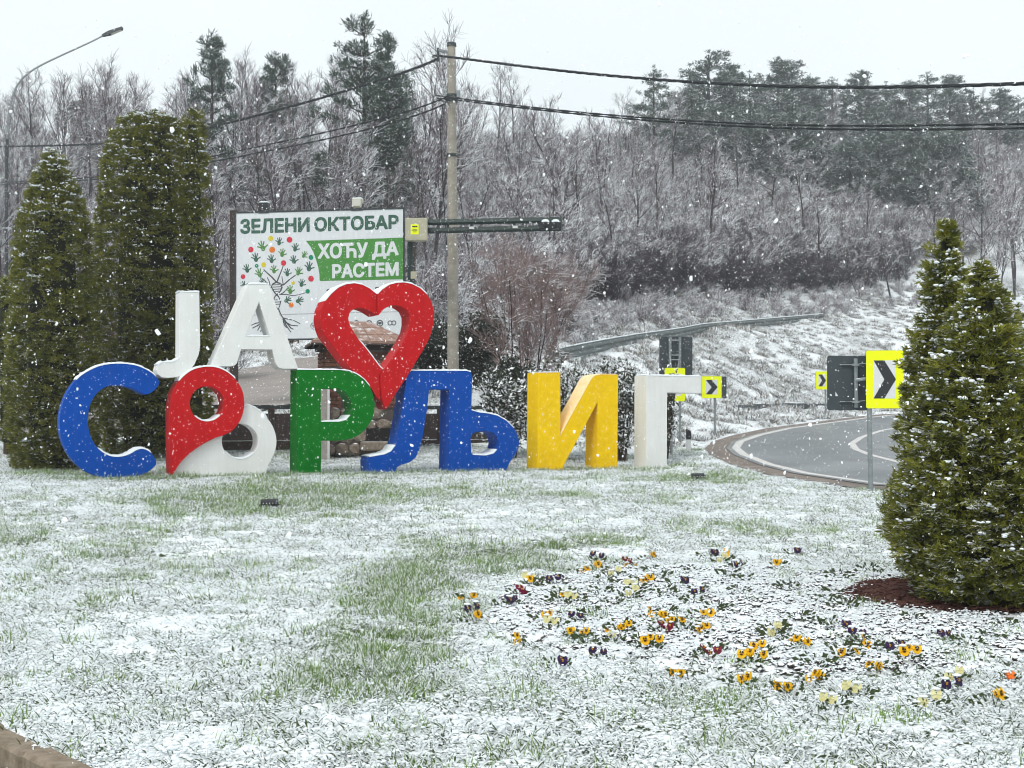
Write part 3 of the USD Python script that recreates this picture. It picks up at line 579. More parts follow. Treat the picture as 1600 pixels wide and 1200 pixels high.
for x, y, r, c in [(360,300,23,'yellow'),(528,312,26,'red'),(183,400,25,'red'),(373,402,27,'orange'),(720,470,22,'teal'),(235,545,17,'teal'),(297,535,22,'yellow'),(474,520,25,'red'),(113,641,21,'red'),(720,660,26,'red'),(560,696,16,'yellow'),(690,772,20,'teal'),(543,894,22,'orange')]:
    s_, z_ = on_bill(*z5([(x, y)])[0]); obj('dot', bsolid(Point(s_, z_).buffer(r / 5.714 / F * 36, 10), 0.004, 0.003), 'print_' + c, bill)
def stroke(pts, w, nm='branch', look='print_grey'):
    p = [on_bill(*q) for q in z5(pts)]; k = w / 5.714 / F * 36
    n = len(p); g = unary_union([LineString([p[i], p[i + 1]]).buffer(k * (1 - 0.6 * i / n) / 2, 3) for i in range(n - 1)])
    obj(nm, bsolid(shapely.simplify(g, 0.002), 0.0, 0.0025), look, bill)
for pts, w in [([(410,690),(370,645),(330,610),(300,580)],14),([(415,690),(435,640),(455,590),(470,550)],12),([(450,720),(480,710),(530,665),(580,630)],14),([(470,705),(465,670),(460,640)],8),([(355,720),(345,680),(330,650)],9),([(440,800),(500,800),(560,812),(620,800),(670,785)],9),([(455,795),(490,770),(510,745)],10),([(330,700),(300,670),(270,650)],9),
               ([(365,735),(380,760),(400,790),(430,820),(450,860),(440,900),(430,930)],13),([(460,735),(450,765),(425,795),(400,815),(385,850),(395,890),(425,935)],13),([(410,690),(375,710),(365,740)],13),([(410,690),(450,705),(462,740)],13)]: stroke(pts, w)
for y, x0, x1 in [(715,385,440),(735,378,448),(755,385,445),(775,400,432),(850,395,440),(870,395,445),(890,400,440)]: stroke([(x0, y), (x1, y - 4)], 7, 'rung')
for pts in [[(430,930),(450,980),(470,1010),(510,1020),(560,1030),(620,1060)],[(470,1010),(500,1050),(540,1075),(600,1080)],[(480,1030),(495,1070),(520,1110),(540,1135)],[(500,1050),(540,1100),(560,1110)],[(470,1020),(480,1070),(500,1095)],
            [(300,1050),(260,1050),(220,1060),(190,1075)],[(280,1055),(240,1080),(200,1100)],[(290,1060),(260,1090),(245,1120)],[(300,1070),(280,1110),(270,1130)]]: stroke(pts, 12, 'root')
for cx, cy in ((742,1080), (1125,1060), (1238,1060), (1335,1058)):    # faint round emblems along the bottom
    s_, z_ = on_bill(*z5([(cx, cy)])[0]); obj('emblem', bsolid(Point(s_, z_).buffer(0.095).difference(Point(s_, z_).buffer(0.065)).union(sbox(s_ - 0.05, z_ - 0.02, s_ + 0.05, z_ + 0.035)).union(sbox(s_ - 0.012, z_ - 0.11, s_ + 0.012, z_)), 0.0, 0.003), 'print_palegrey' if cx < 800 else 'print_grey', bill)
s_, z_ = on_bill(*z5([(1442,1055)])[0]); obj('emblem', bsolid(unary_union([Point(s_ + k * 0.055, z_).buffer(0.07).difference(Point(s_ + k * 0.055, z_).buffer(0.045)) for k in (-1, 1)]), 0.0, 0.003), 'print_grey', bill)
# floodlights clamped on its top edge
def flood(px, py, look, lab, wpx=24):
    s_, z_ = on_bill(px, py); p = bw([[s_, z_, 0]], 0.0)[0] + bbase
    t = thing('floodlight', lab, 'floodlight', p, -math.degrees(BB_R))
    k = wpx / F * 36
    obj('housing', bx(k * 0.75, 0.2, k * 0.62, (0, 0.05, k * 0.42), 0, 0.03), look, t)
    obj('glass', bx(k * 0.6, 0.012, k * 0.45, (0, -0.06, k * 0.42)), 'lamp_glass' if look != 'dark_steel' else 'sign_black', t)
    obj('bracket', cat_([bx(0.03, 0.12, 0.2, (k * 0.4, 0.05, 0.05)), bx(0.03, 0.12, 0.2, (-k * 0.4, 0.05, 0.05)), bx(k * 0.8, 0.14, 0.03, (0, 0.05, -0.035))]), 'dark_steel', t)
    obj('snow_cap', bx(k * 0.7, 0.18, 0.05, (0, 0.05, k * 0.74), 0, 0.02), 'snow', t)
flood(558, 326.5, 'cabinet_beige', 'pale floodlight on the top edge of the billboard, right side', 22)
flood(412, 330.5, 'dark_steel', 'dark floodlight on the top edge of the billboard, left side', 20)
sp = [on_bill(x, y) for x, y in ((425, 332), (470, 330.5))]; 
# ------------------------------------------------------------------ camera mast with cabinet
MY = 33.0
mb = grd((641 - CX) / F * MY, MY)
mast = thing('camera_mast', 'dark green steel arm with two snow capped cameras reaching past the concrete pole', 'camera mast', mb)
def mrel(px, py, Y=MY): return at(px, py, Y) - mb
obj('post', bx(0.14, 0.14, mrel(641, 345)[2] + 0.3, (0, 0, mrel(641, 345)[2] / 2 - 0.15), 0, 0.01), 'arm_green', mast)
for (ya, yb) in ((347.5, 343.5), (360.5, 356)):
    a, b = mrel(641, ya + 0.5), mrel(877, yb, MY - 1.2); m = cyl(0.075, a, b, 4); obj('arm_bar', m, 'arm_green', mast)
for px in (700, 737, 804, 843, 876):
    f = (px - 641) / 236; Y = MY - 1.2 * f; obj('strut', cyl(0.035, mrel(px, 347.5 - 4 * f, Y), mrel(px, 360.5 - 4.5 * f, Y), 6), 'arm_green', mast)
for px in (737, 805):
    f = (px - 641) / 236; Y = MY - 1.2 * f; p = mrel(px, 358.5 - 4.5 * f, Y); obj('label_plate', bx(0.13, 0.03, 0.06, p + [0, -0.085, 0]), 'sign_white', mast)
for px in (852, 868):
    f = (px - 641) / 236; Y = MY - 1.2 * f - 0.1; p = mrel(px, 353, Y)
    c = obj('camera', cat_([bx(0.2, 0.34, 0.17, p, 0.5, 0.03), cyl(0.075, p + [-0.08, -0.16, 0], p + [-0.12, -0.24, -0.01], 12)]), 'sign_black', mast)
    obj('snow_cap', trimesh.convex.convex_hull(np.array([p + [math.cos(a) * 0.12, math.sin(a) * 0.18, 0.085] for a in np.linspace(0, 6, 9)] + [p + [math.cos(a) * 0.07, math.sin(a) * 0.11, 0.15] for a in np.linspace(0, 6, 9)])), 'snow', c)
cb = thing('electric_cabinet', 'beige electric cabinet with a yellow warning sticker beside the billboard', 'electric cabinet', at(651, 376.5, MY - 0.25))
kk = 34 / F * MY
obj('box', bx(kk, 0.26, kk * 1.02, (0, 0, kk * 0.51), 0, 0.012), 'cabinet_beige', cb)
obj('sticker', bx(kk * 0.36, 0.004, kk * 0.46, (-kk * 0.07, -0.133, kk * 0.5)), 'fluo_yellow', cb)
for i, (w_, z_) in enumerate(((0.24, 0.62), (0.2, 0.5), (0.26, 0.44), (0.16, 0.38))): obj('sticker_mark', bx(kk * w_, 0.003, kk * (0.05 if i == 0 else 0.02), (-kk * 0.07, -0.137, kk * z_), 0), 'sign_black', cb)
obj('door_gap', bx(kk * 0.9, 0.003, kk * 0.9, (0, -0.1315, kk * 0.51)), 'cabinet_beige', cb)
sb = thing('junction_box', 'small beige junction box on the post below the cabinet', 'junction box', at(646.5, 436, MY - 0.1)); obj('box', bx(0.15, 0.12, 0.19, (0, 0, 0.095), 0, 0.01), 'cabinet_beige', sb); obj('conduit', cyl(0.015, (0, 0, 0), (-0.02, 0.02, -1.2), 6), 'dark_steel', sb)

# ------------------------------------------------------------------ concrete pole and cables
PY = 34.0
pb = grd((708.5 - CX) / F * PY, PY)
pole = thing('utility_pole', 'grey concrete utility pole carrying the overhead cables', 'utility pole', pb)
ptop = at(705.5, 70, PY) - pb
obj('shaft', cyl(0.165, (0, 0, -0.3), ptop, 16, 0.105), 'concrete_pole', pole)
obj('shaft_edge', cat_([bx(0.03, 0.34, ptop[2] * 0.97, (0.15 * 0.8 + 0.01, 0, ptop[2] * 0.485), 0)]), 'concrete_pole', pole) if False else None
obj('cap', cyl(0.135, ptop - [0, 0, 0.04], ptop + [0, 0, 0.05], 12, 0.12), 'dark_steel', pole)
arm_end = at(684, 78, PY) - pb
obj('bracket_arm', cyl(0.04, ptop + [-0.05, 0, -0.2], arm_end, 6), 'galvanised', pole)
obj('hanger', cyl(0.035, arm_end + [0, 0, 0.05], at(685, 96, PY) - pb, 6), 'dark_steel', pole)
for z_, r_ in ((150, 0.165), (157, 0.16), (243, 0.17)):
    p = at(706, z_, PY) - pb; obj('clamp', cyl(r_, p - [0, 0, 0.035], p + [0, 0, 0.035], 14), 'dark_steel', pole)
for dx in (-9, 9, 11):
    p = at(706 + dx, 147, PY) - pb; obj('insulator', cyl(0.05, p + [0, -0.05, -0.1], p + [0, -0.05, 0.08], 8, 0.035), 'galvanised', pole)
obj('downlead', tube([at(692, 163, PY) - pb, at(688, 200, PY) - pb + [0, -0.1, 0], at(693, 300, PY) - pb + [0, -.1, 0], at(699, 400, PY) - pb], 0.012, 5), 'cable_black', pole)
def span(pts, n=60):
    """smooth curve through (px, py, Y) points"""
    P = np.array([at(*p) for p in pts]); t = np.linspace(0, 1, len(P))
    from scipy.interpolate import PchipInterpolator, CubicSpline
    tt = np.linspace(0, 1, n); return np.stack([(CubicSpline if len(P) > 2 else PchipInterpolator)(t, P[:, k])(tt) for k in range(3)], 1)
def twisted(name, label, c, strands=3, r=0.022, off=0.020, pitch=1.1, group='overhead cables on the concrete pole', n=None):
    L = np.concatenate([[0], np.cumsum(np.linalg.norm(np.diff(c, axis=0), axis=1))]); n = n or int(L[-1] / pitch * 10); s = np.linspace(0, L[-1], n)
    c = np.stack([np.interp(s, L, c[:, k]) for k in range(3)], 1)
    t = thing(name, label, 'cable', c[0], group=group); c = c - c[0]
    d = np.gradient(c, axis=0); d /= np.linalg.norm(d, axis=1, keepdims=True); a = np.cross(d, [0, 0, 1.0]); a /= np.linalg.norm(a, axis=1, keepdims=True); b = np.cross(a, d)
    for k in range(strands):
        ph = 2 * np.pi * (s / pitch + k / strands); obj('strand', tube(c + off * (np.cos(ph)[:, None] * a + np.sin(ph)[:, None] * b), r, 5), 'cable_black', t)
    return t
twisted('overhead_cable', 'thick twisted black cable falling left from the pole top', span([(-60, 232, 62), (0, 229, 58), (170, 224, 50), (320, 201, 44), (520, 148, 39), (684, 92, PY)], 80))
twisted('overhead_cable', 'thick twisted black cable running right from the pole top', span([(684, 92, PY), (718, 91, 33.2), (900, 113, 29), (1150, 132, 25.5), (1400, 136, 22.5), (1700, 127, 19.5)], 80), r=0.018, off=0.016)
twisted('overhead_cable', 'upper of the two thin cables falling left from the pole clamp', span([(-60, 287, 62), (0, 285, 58), (165, 275, 50), (320, 247, 44), (520, 204, 39), (696, 152, PY - 0.2)], 80), 2, 0.014, 0.013)
twisted('overhead_cable', 'lower of the two thin cables falling left from the pole clamp', span([(-60, 290, 62), (0, 288, 58), (165, 279, 50), (320, 255, 44), (520, 215, 39), (700, 160, PY - 0.2)], 80), 2, 0.014, 0.013)
twisted('overhead_cable', 'upper strand of the double cable sagging right from the pole clamp', span([(697, 151, PY - 0.2), (718, 154, 33.2), (900, 175, 29), (1150, 192.5, 25.5), (1400, 196.5, 22.5), (1700, 192, 19.5)], 80), 2, 0.012, 0.011)
twisted('overhead_cable', 'lower strand of the double cable sagging right from the pole clamp', span([(700, 160, PY - 0.2), (718, 157, 33.2), (900, 178, 29), (1150, 197, 25.5), (1400, 202.5, 22.5), (1700, 199, 19.5)], 80), 2, 0.012, 0.011)

# ------------------------------------------------------------------ street lamp, top left
LY = 66.0; lb = grd((10 - CX) / F * LY, LY)
lamp = thing('street_lamp', 'grey street lamp with a long curved arm above the left conifers', 'street lamp', lb)
arm = span([(10, 300, LY), (12, 200, LY), (20, 150, LY), (40, 118, LY), (80, 94, LY), (130, 71, LY), (165, 53, LY)], 40) - lb
obj('pole', tube(np.concatenate([[[0, 0, -0.2], [0, 0, 3]], arm[:6]]), 0.085, 10), 'dark_steel', lamp)
obj('arm', tube(arm[5:], np.linspace(0.06, 0.042, 35), 8), 'galvanised', lamp)
h0, h1 = at(160, 56, LY) - lb, at(192, 44, LY) - lb; dv = (h1 - h0) / np.linalg.norm(h1 - h0); upv = np.array([-dv[2], 0, dv[0]])
hp = lambda f, s, u: h0 + (h1 - h0) * f + np.array([0, s, 0]) + upv * u
obj('lamp_head', trimesh.convex.convex_hull(np.array([hp(f, s, u) for f, s, u in [(0, -.07, -.05), (0, .07, -.05), (0, -.06, .06), (0, .06, .06), (.35, -.15, -.09), (.35, .15, -.09), (.35, -.12, .10), (.35, .12, .10), (.95, -.15, -.06), (.95, .15, -.06), (1, -.13, .06), (1, .13, .06)]])), 'dark_steel', lamp)
obj('lens', trimesh.convex.convex_hull(np.array([hp(f, s, u) for f, s, u in [(.4, -.11, -.085), (.4, .11, -.085), (.9, -.11, -.07), (.9, .11, -.07), (.4, -.1, -.105), (.4, .1, -.105), (.88, -.1, -.09), (.88, .1, -.09)]])), 'lamp_glass', lamp)
# ------------------------------------------------------------------ brick drinking fountain behind the letters
FY = 29.4; fb = grd((560 - CX) / F * FY, FY); FR = math.radians(14)
ft = thing('brick_fountain', 'small brick drinking fountain with a tiled roof behind the heart', 'fountain', fb, math.degrees(FR))
fw, fd, fh = 1.72, 1.3, at(560, 541, FY)[2] - fb[2]
Rf = np.random.default_rng(3)
obj('core', cat_([bx(fw - 0.06, fd - 0.5, fh, (0, 0.22, fh / 2)), bx(0.36, fd - 0.06, fh, (-fw / 2 + 0.21, 0, fh / 2)), bx(0.36, fd - 0.06, fh, (fw / 2 - 0.21, 0, fh / 2)), bx(fw - 0.06, fd - 0.06, 0.5, (0, 0, fh - 0.25)), bx(fw - 0.06, fd - 0.06, 1.05, (0, 0, 0.525))]), 'mortar', ft)
bw_, bh_ = 0.25, 0.085
def brick_face(x0, x1, z0, z1, y, axis=0, sgn=-1):
    z, r = z0, 0
    while z + bh_ < z1 + 1e-6:
        x = x0 - (bw_ / 2 if r % 2 else 0)
        while x < x1 - 0.02:
            a, b = max(x, x0), min(x + bw_, x1)
            if b - a > 0.05:
                c = ((a + b) / 2, y + sgn * Rf.uniform(0, 0.008), z + bh_ / 2); s = (b - a - 0.014, 0.05, bh_ - 0.014)
                if axis: c = (c[1], c[0], c[2]); s = (s[1], s[0], s[2])
                obj('brick', bx(*s, c, 0, 0.004), 'brick_tone_' + Rf.choice(list('abcd')), ft)
            x += bw_
        z += bh_; r += 1
brick_face(-fw / 2 + 0.03, -fw / 2 + 0.39, 1.05, fh - 0.5, -fd / 2 + 0.02)
brick_face(fw / 2 - 0.39, fw / 2 - 0.03, 1.05, fh - 0.5, -fd / 2 + 0.02)
brick_face(-fw / 2 + 0.03, fw / 2 - 0.03, fh - 0.5, fh - 0.1, -fd / 2 + 0.02)
brick_face(-fd / 2 + 0.03, fd / 2 - 0.03, 1.05, fh - 0.1, -fw / 2 + 0.02, 1)
obj('back_panel', bx(0.9, 0.02, fh - 1.5, (0, -0.06, 1.05 + (fh - 1.5) / 2)), 'brick_tone_d', ft)
# stone base; a near black block paints in the shade of the outlet opening
for i in range(22):
    x, z = -fw / 2 + 0.1 + (i % 6) * 0.31 + (0.12 if (i // 6) % 2 else 0), 0.13 + (i // 6) * 0.27
    if x < fw / 2 and not (0.1 < x < 0.75 and 0.3 < z < 0.6):
        s = trimesh.creation.icosphere(1, 0.15); v = np.array(s.vertices) * [1.1, 0.6, 0.92] + Rf.normal(0, 0.012, (len(s.vertices), 3)); obj('stone', trimesh.Trimesh(v + [x, -fd / 2 + 0.02, z], s.faces), 'fieldstone', ft)
obj('niche_shade', bx(0.62, 0.06, 0.28, (0.4, -fd / 2 - 0.06, 0.46)), 'niche_shade_black', ft)
obj('trough', bx(0.95, 0.4, 0.2, (0.42, -fd / 2 - 0.24, 0.2), 0, 0.03), 'fieldstone', ft)
ov = 0.28; zr = fh
def roof_mesh():
    a, b = fw / 2 + ov, fd / 2 + ov; h = at(560, 503, FY)[2] - at(560, 541, FY)[2]
    V = np.array([(-a, -b, 0.05), (a, -b, 0.05), (a, b, 0.05), (-a, b, 0.05), (-0.25, 0, h), (0.25, 0, h), (-a, -b, -0.03), (a, -b, -0.03), (a, b, -0.03), (-a, b, -0.03)]) + [0, 0, zr]
    Fq = [(0, 1, 5), (0, 5, 4), (1, 2, 5), (2, 3, 4), (2, 4, 5), (3, 0, 4), (6, 7, 1), (6, 1, 0), (7, 8, 2), (7, 2, 1), (8, 9, 3), (8, 3, 2), (9, 6, 0), (9, 0, 3), (6, 8, 7), (6, 9, 8)]
    return trimesh.Trimesh(V, Fq, process=False), a, b, h
rm, ra, rb, rh = roof_mesh()
rf = obj('roof', rm, 'roof_tile', ft)
for k in range(7):       # rows of tiles on the front slope
    for r in range(3):
        f0, f1 = r / 3, (r + 1) / 3 + 0.03
        def P(f, x): y = -rb + f * rb; w_ = ra + (0.25 - ra) * f; return np.array([x * w_, y, zr + 0.05 + f * (rh - 0.05) + 0.012 + 0.014 * (1 - (f - f0) * 3)])
        xa, xb = -1 + 2 * k / 7, -1 + 2 * (k + 1) / 7 - 0.02
        top = [P(f0, xa), P(f0, xb), P(min(f1, 1), xb), P(min(f1, 1), xa)]; V = np.array(top + [p - [0, 0, 0.02] for p in top])
        obj('roof_tile', trimesh.Trimesh(V, [(0, 1, 2), (0, 2, 3), (4, 6, 5), (4, 7, 6), (0, 5, 1), (0, 4, 5), (1, 6, 2), (1, 5, 6), (2, 7, 3), (2, 6, 7), (3, 4, 0), (3, 7, 4)], process=False), 'roof_tile', rf)
obj('cornice', bx(fw + 0.14, fd + 0.14, 0.10, (0, 0, fh - 0.06), 0, 0.02), 'brown_wood', ft)
obj('eave_board', bx(2 * ra + 0.02, 2 * rb + 0.02, 0.05, (0, 0, fh - 0.055 + 0.05), 0, 0.01), 'brown_wood', ft)
pg = thing('gate_post', 'pale square post standing in front of the brick fountain', 'post', grd((507.5 - CX) / F * 28.3, 28.3), 12)
obj('shaft', bx(0.21, 0.16, 1.85, (0, 0, 0.9), 0, 0.01), 'pale_post', pg); obj('face_board', bx(0.05, 0.02, 1.8, (0.075, -0.09, 0.9)), 'sign_white', pg)

# low brown panel wall
WP = [on_ground(335, 712), on_ground(440, 716), on_ground(520, 718), on_ground(640, 718), on_ground(765, 718)]
WA, WB = at(330, 700, 29.0), at(770, 700, 31.5); WA[2] = WB[2] = 0
wl = thing('low_panel_wall', 'low dark brown panel wall with a dark rail behind the letters', 'wall', grd(*((WA + WB) / 2)[:2]))
wo = np.array([*((WA + WB) / 2)[:2], float(gz(*((WA + WB) / 2)[:2]))]); wd = (WB - WA) / np.linalg.norm(WB - WA); wang = math.atan2(wd[1], wd[0]); WL = np.linalg.norm(WB - WA)
npan = 5
for k in range(npan):
    s0, s1 = k * WL / npan, (k + 1) * WL / npan; c = WA + wd * (s0 + s1) / 2 - wo; c[2] = 0
    obj('panel', bx(s1 - s0 - 0.16, 0.05, 0.62, c + [0, 0, 0.50], wang, 0.01), 'brown_panel', wl)
    obj('plinth', bx(s1 - s0 - 0.16, 0.12, 0.2, c + [0, 0, 0.08], wang, 0.01), 'brown_wood', wl)
    obj('rail', bx(s1 - s0 - 0.01, 0.09, 0.09, c + [0, 0, 0.96], wang, 0.01), 'dark_steel', wl)
for k in range(npan + 1):
    c = WA + wd * k * WL / npan - wo; c[2] = 0; obj('post', bx(0.13, 0.13, 1.12, c + [0, 0, 0.37], wang, 0.01), 'brown_wood', wl)

# ------------------------------------------------------------------ signs
def chevron(parent, w, h, c, rz, back=True):
    """yellow-bordered panel with a black arrow pointing right; c: panel centre relative to the thing"""
    R = rot(rz)
    def put(m): v = np.array(m.vertices) @ R.T + c; return trimesh.Trimesh(v, m.faces, process=False)
    def flat(poly, y, d): m = prism(poly, d); v = np.array(m.vertices); return put(trimesh.Trimesh(np.c_[v[:, 0], y - v[:, 2], v[:, 1]], m.faces[:, ::-1], process=False))
    rr = rounded(sbox(-w / 2, -h / 2, w / 2, h / 2), 0.03)
    p = obj('sign_panel', flat(rr, 0.0, 0.02), 'fluo_yellow', parent)
    iw, ih = w * 0.60, h * 0.66
    obj('white_field', flat(sbox(-iw / 2, -ih / 2, iw / 2, ih / 2), -0.02, 0.003), 'sign_white', p)
    a = Polygon([(-iw / 2, ih / 2), (-iw * 0.02, ih / 2), (iw / 2, 0), (-iw * 0.02, -ih / 2), (-iw / 2, -ih / 2), (-iw * 0.02, 0)])
    obj('black_arrow', flat(a, -0.023, 0.003), 'sign_black', p)
    obj('back_edge', flat(rr.buffer(0.004), 0.022, 0.018), 'sign_back', p)
CYY = 20.6; cb_ = grd((1361 - CX) / F * CYY, CYY)
cs = thing('chevron_sign', 'nearest yellow chevron sign on a steel post, joined to a grey sign seen from behind', 'road sign', cb_)
k = CYY / F
obj('post', tube([(0, 0, -0.2), (-0.02, 0, 0.8), (-0.02, 0.05, 2.22)], 0.040, 12), 'galvanised', cs)
chevron(cs, 56 * k, 90 * k, at(1380.5, 593, CYY) - cb_ + [0, -0.06, 0], math.radians(-10))
def back_panel(parent, x0, y0, x1, y1, Y, rz, base, nm='grey_panel'):
    c = at((x0 + x1) / 2, (y0 + y1) / 2, Y) - base; w, h = (x1 - x0) / F * Y, (y1 - y0) / F * Y
    m = prism(rounded(sbox(-w / 2, -h / 2, w / 2, h / 2), 0.04), 0.012); v = np.array(m.vertices); v = np.c_[v[:, 0], v[:, 2], v[:, 1]] @ rot(rz).T + c
    return obj(nm, trimesh.Trimesh(v, m.faces[:, ::-1], process=False), 'sign_back', parent), c, w, h
gp, gc, gw, gh = back_panel(cs, 1292, 556, 1359, 641, CYY + 0.25, math.radians(4), cb_)
q0 = at(1337, 560, CYY + 0.2) - cb_; q1 = at(1338, 637, CYY + 0.2) - cb_
obj('mounting_pipe', cyl(0.032, q1, q0, 10), 'galvanised', cs)
obj('side_arm', cyl(0.028, at(1337, 594, CYY + 0.15) - cb_, at(1366, 590, CYY) - cb_, 8), 'galvanised', cs)
for y_ in (569, 627):
    obj('bracket', cyl(0.012, at(1312, y_ + 2, CYY + 0.22) - cb_, at(1356, y_, CYY + 0.22) - cb_, 6), 'dark_steel', cs); obj('pipe_clamp', bx(0.11, 0.05, 0.035, at(1337, y_ + 1, CYY + 0.15) - cb_), 'galvanised', cs)
tri = at(1304, 615, CYY + 0.235) - cb_; obj('approval_mark', trimesh.Trimesh(np.array([(-.055, 0, -.04), (.06, 0, -.04), (0.0, 0, .055), (-.055, .004, -.04), (.06, .004, -.04), (0, .004, .055)]) + tri, [(0, 1, 2), (3, 5, 4), (0, 4, 1), (0, 3, 4), (1, 5, 2), (1, 4, 5), (2, 3, 0), (2, 5, 3)], process=False), 'sign_white', gp)
def small_chevron(px, py, w, h, Y, ybase, xbase, lab, rz=0.0, side=8):
    b = at(xbase, ybase, Y); b[2] = float(gz(b[0], b[1])) + 0.0
    t = thing('chevron_sign', lab, 'road sign', b); k = Y / F
    obj('post', cyl(0.035, (0, 0, -0.2), np.array([0, 0.02, at(px, py, Y)[2] - b[2] + h * k * 0.35]), 10), 'galvanised', t)
    chevron(t, w * k, h * k, at(px, py, Y) - b + [0, -0.05, 0], rz)
    return t, b
t1, b1 = small_chevron(1111.5, 605, 31, 34, 37.0, 668, 1117, 'small yellow chevron sign at the arm tip of the white letter', 0.06)
obj('box_back', bx(0.12, 0.25, 34 * 37 / F, at(1131, 605.5, 37.15) - b1, 0, 0.01), 'sign_back', t1)
small_chevron(1284, 594.5, 20, 28, 49.0, 643, 1290, 'distant yellow chevron sign left of the grey sign panel', 0.05)
t3, b3 = small_chevron(1054, 601, 32, 52, 30.0, 700, 1049, 'yellow chevron sign mostly hidden behind the white letter', 0.08)
IY = 33.0; ib = at(1055, 690, IY); ib[2] = float(gz(ib[0], ib[1]))
it = thing('direction_sign', 'tall grey direction sign seen from behind on two braced posts', 'road sign', ib)
_, ic, iw, ih = back_panel(it, 1030, 526, 1082, 612, IY, 0.05, ib)
obj('panel_joint', bx(iw * 0.98, 0.01, 0.02, ic + [0, -0.012, 0.02]), 'sign_black', it)
for px in (1046.5, 1062):
    obj('post', cyl(0.035, np.array([at(px, 600, IY)[0] - ib[0], -0.05, -0.2]), np.array([at(px, 600, IY)[0] - ib[0], -0.05, at(px, 527, IY)[2] - ib[2]]), 10), 'galvanised', it)
for y_ in (532, 555, 562):
    obj('crossbar', cyl(0.018, at(1046.5, y_, IY - 0.05) - ib, at(1062, y_, IY - 0.05) - ib, 6), 'galvanised', it)
obj('brace', cyl(0.016, at(1047, 556, IY - 0.08) - ib, at(1053, 612, IY - 0.6) - ib, 6), 'galvanised', it)
obj('brace', cyl(0.016, at(1061.5, 556, IY - 0.08) - ib, at(1055, 612, IY - 0.6) - ib, 6), 'galvanised', it)
DY = 30.0; db = at(1076, 708, DY); db[2] = float(gz(db[0], db[1]))
dl = thing('delineator_post', 'white roadside delineator post with a black band', 'marker post', db); hh = at(1077, 667, DY)[2] - db[2]
def slab(z0, z1, w=0.11, d=0.07, sl=0.05): return trimesh.convex.convex_hull(np.array([(sx * w / 2, sy * d / 2, z0) for sx in (-1, 1) for sy in (-1, 1)] + [(sx * w / 2, sy * d / 2, z1 - (sl if sx > 0 else 0)) for sx in (-1, 1) for sy in (-1, 1)]))
obj('post', slab(-0.1, hh * 0.52, sl=0), 'sign_white', dl); obj('black_band', slab(hh * 0.52, hh * 0.93, 0.115, 0.075), 'sign_black', dl); obj('top', slab(hh * 0.9, hh), 'sign_white', dl)
def ground_flood(px, py, wpx, lab, tilt=0.5):
    b = on_ground(px, py) - [0, 0, 0.05]; t = thing('ground_floodlight', lab, 'floodlight', b, 12); k = wpx / F * b[1]
    R = np.array([[1, 0, 0], [0, math.cos(tilt), -math.sin(tilt)], [0, math.sin(tilt), math.cos(tilt)]])
    m = bx(k, 0.09, k * 0.72, (0, 0, k * 0.42), 0, 0.015); m.vertices = m.vertices @ R.T; obj('housing', m, 'sign_black', t)
    m = bx(k * 0.86, 0.012, k * 0.58, (0, 0.05, k * 0.42)); m.vertices = m.vertices @ R.T; obj('glass', m, 'dark_steel', t)
    for sx in (-1, 1): obj('bracket', bx(0.03, 0.05, k * 0.5, (sx * k * 0.52, 0, k * 0.2)), 'dark_steel', t)
    for i in range(5):
        m = bx(0.012, 0.03, k * 0.6, (-k * 0.36 + i * k * 0.18, -0.055, k * 0.42)); m.vertices = m.vertices @ R.T; obj('fin', m, 'dark_steel', t)
ground_flood(1089, 751, 22, 'black floodlight in the grass right of the white letter')
ground_flood(421, 794, 27, 'dark floodlight sunk in the grass below the white swirl')

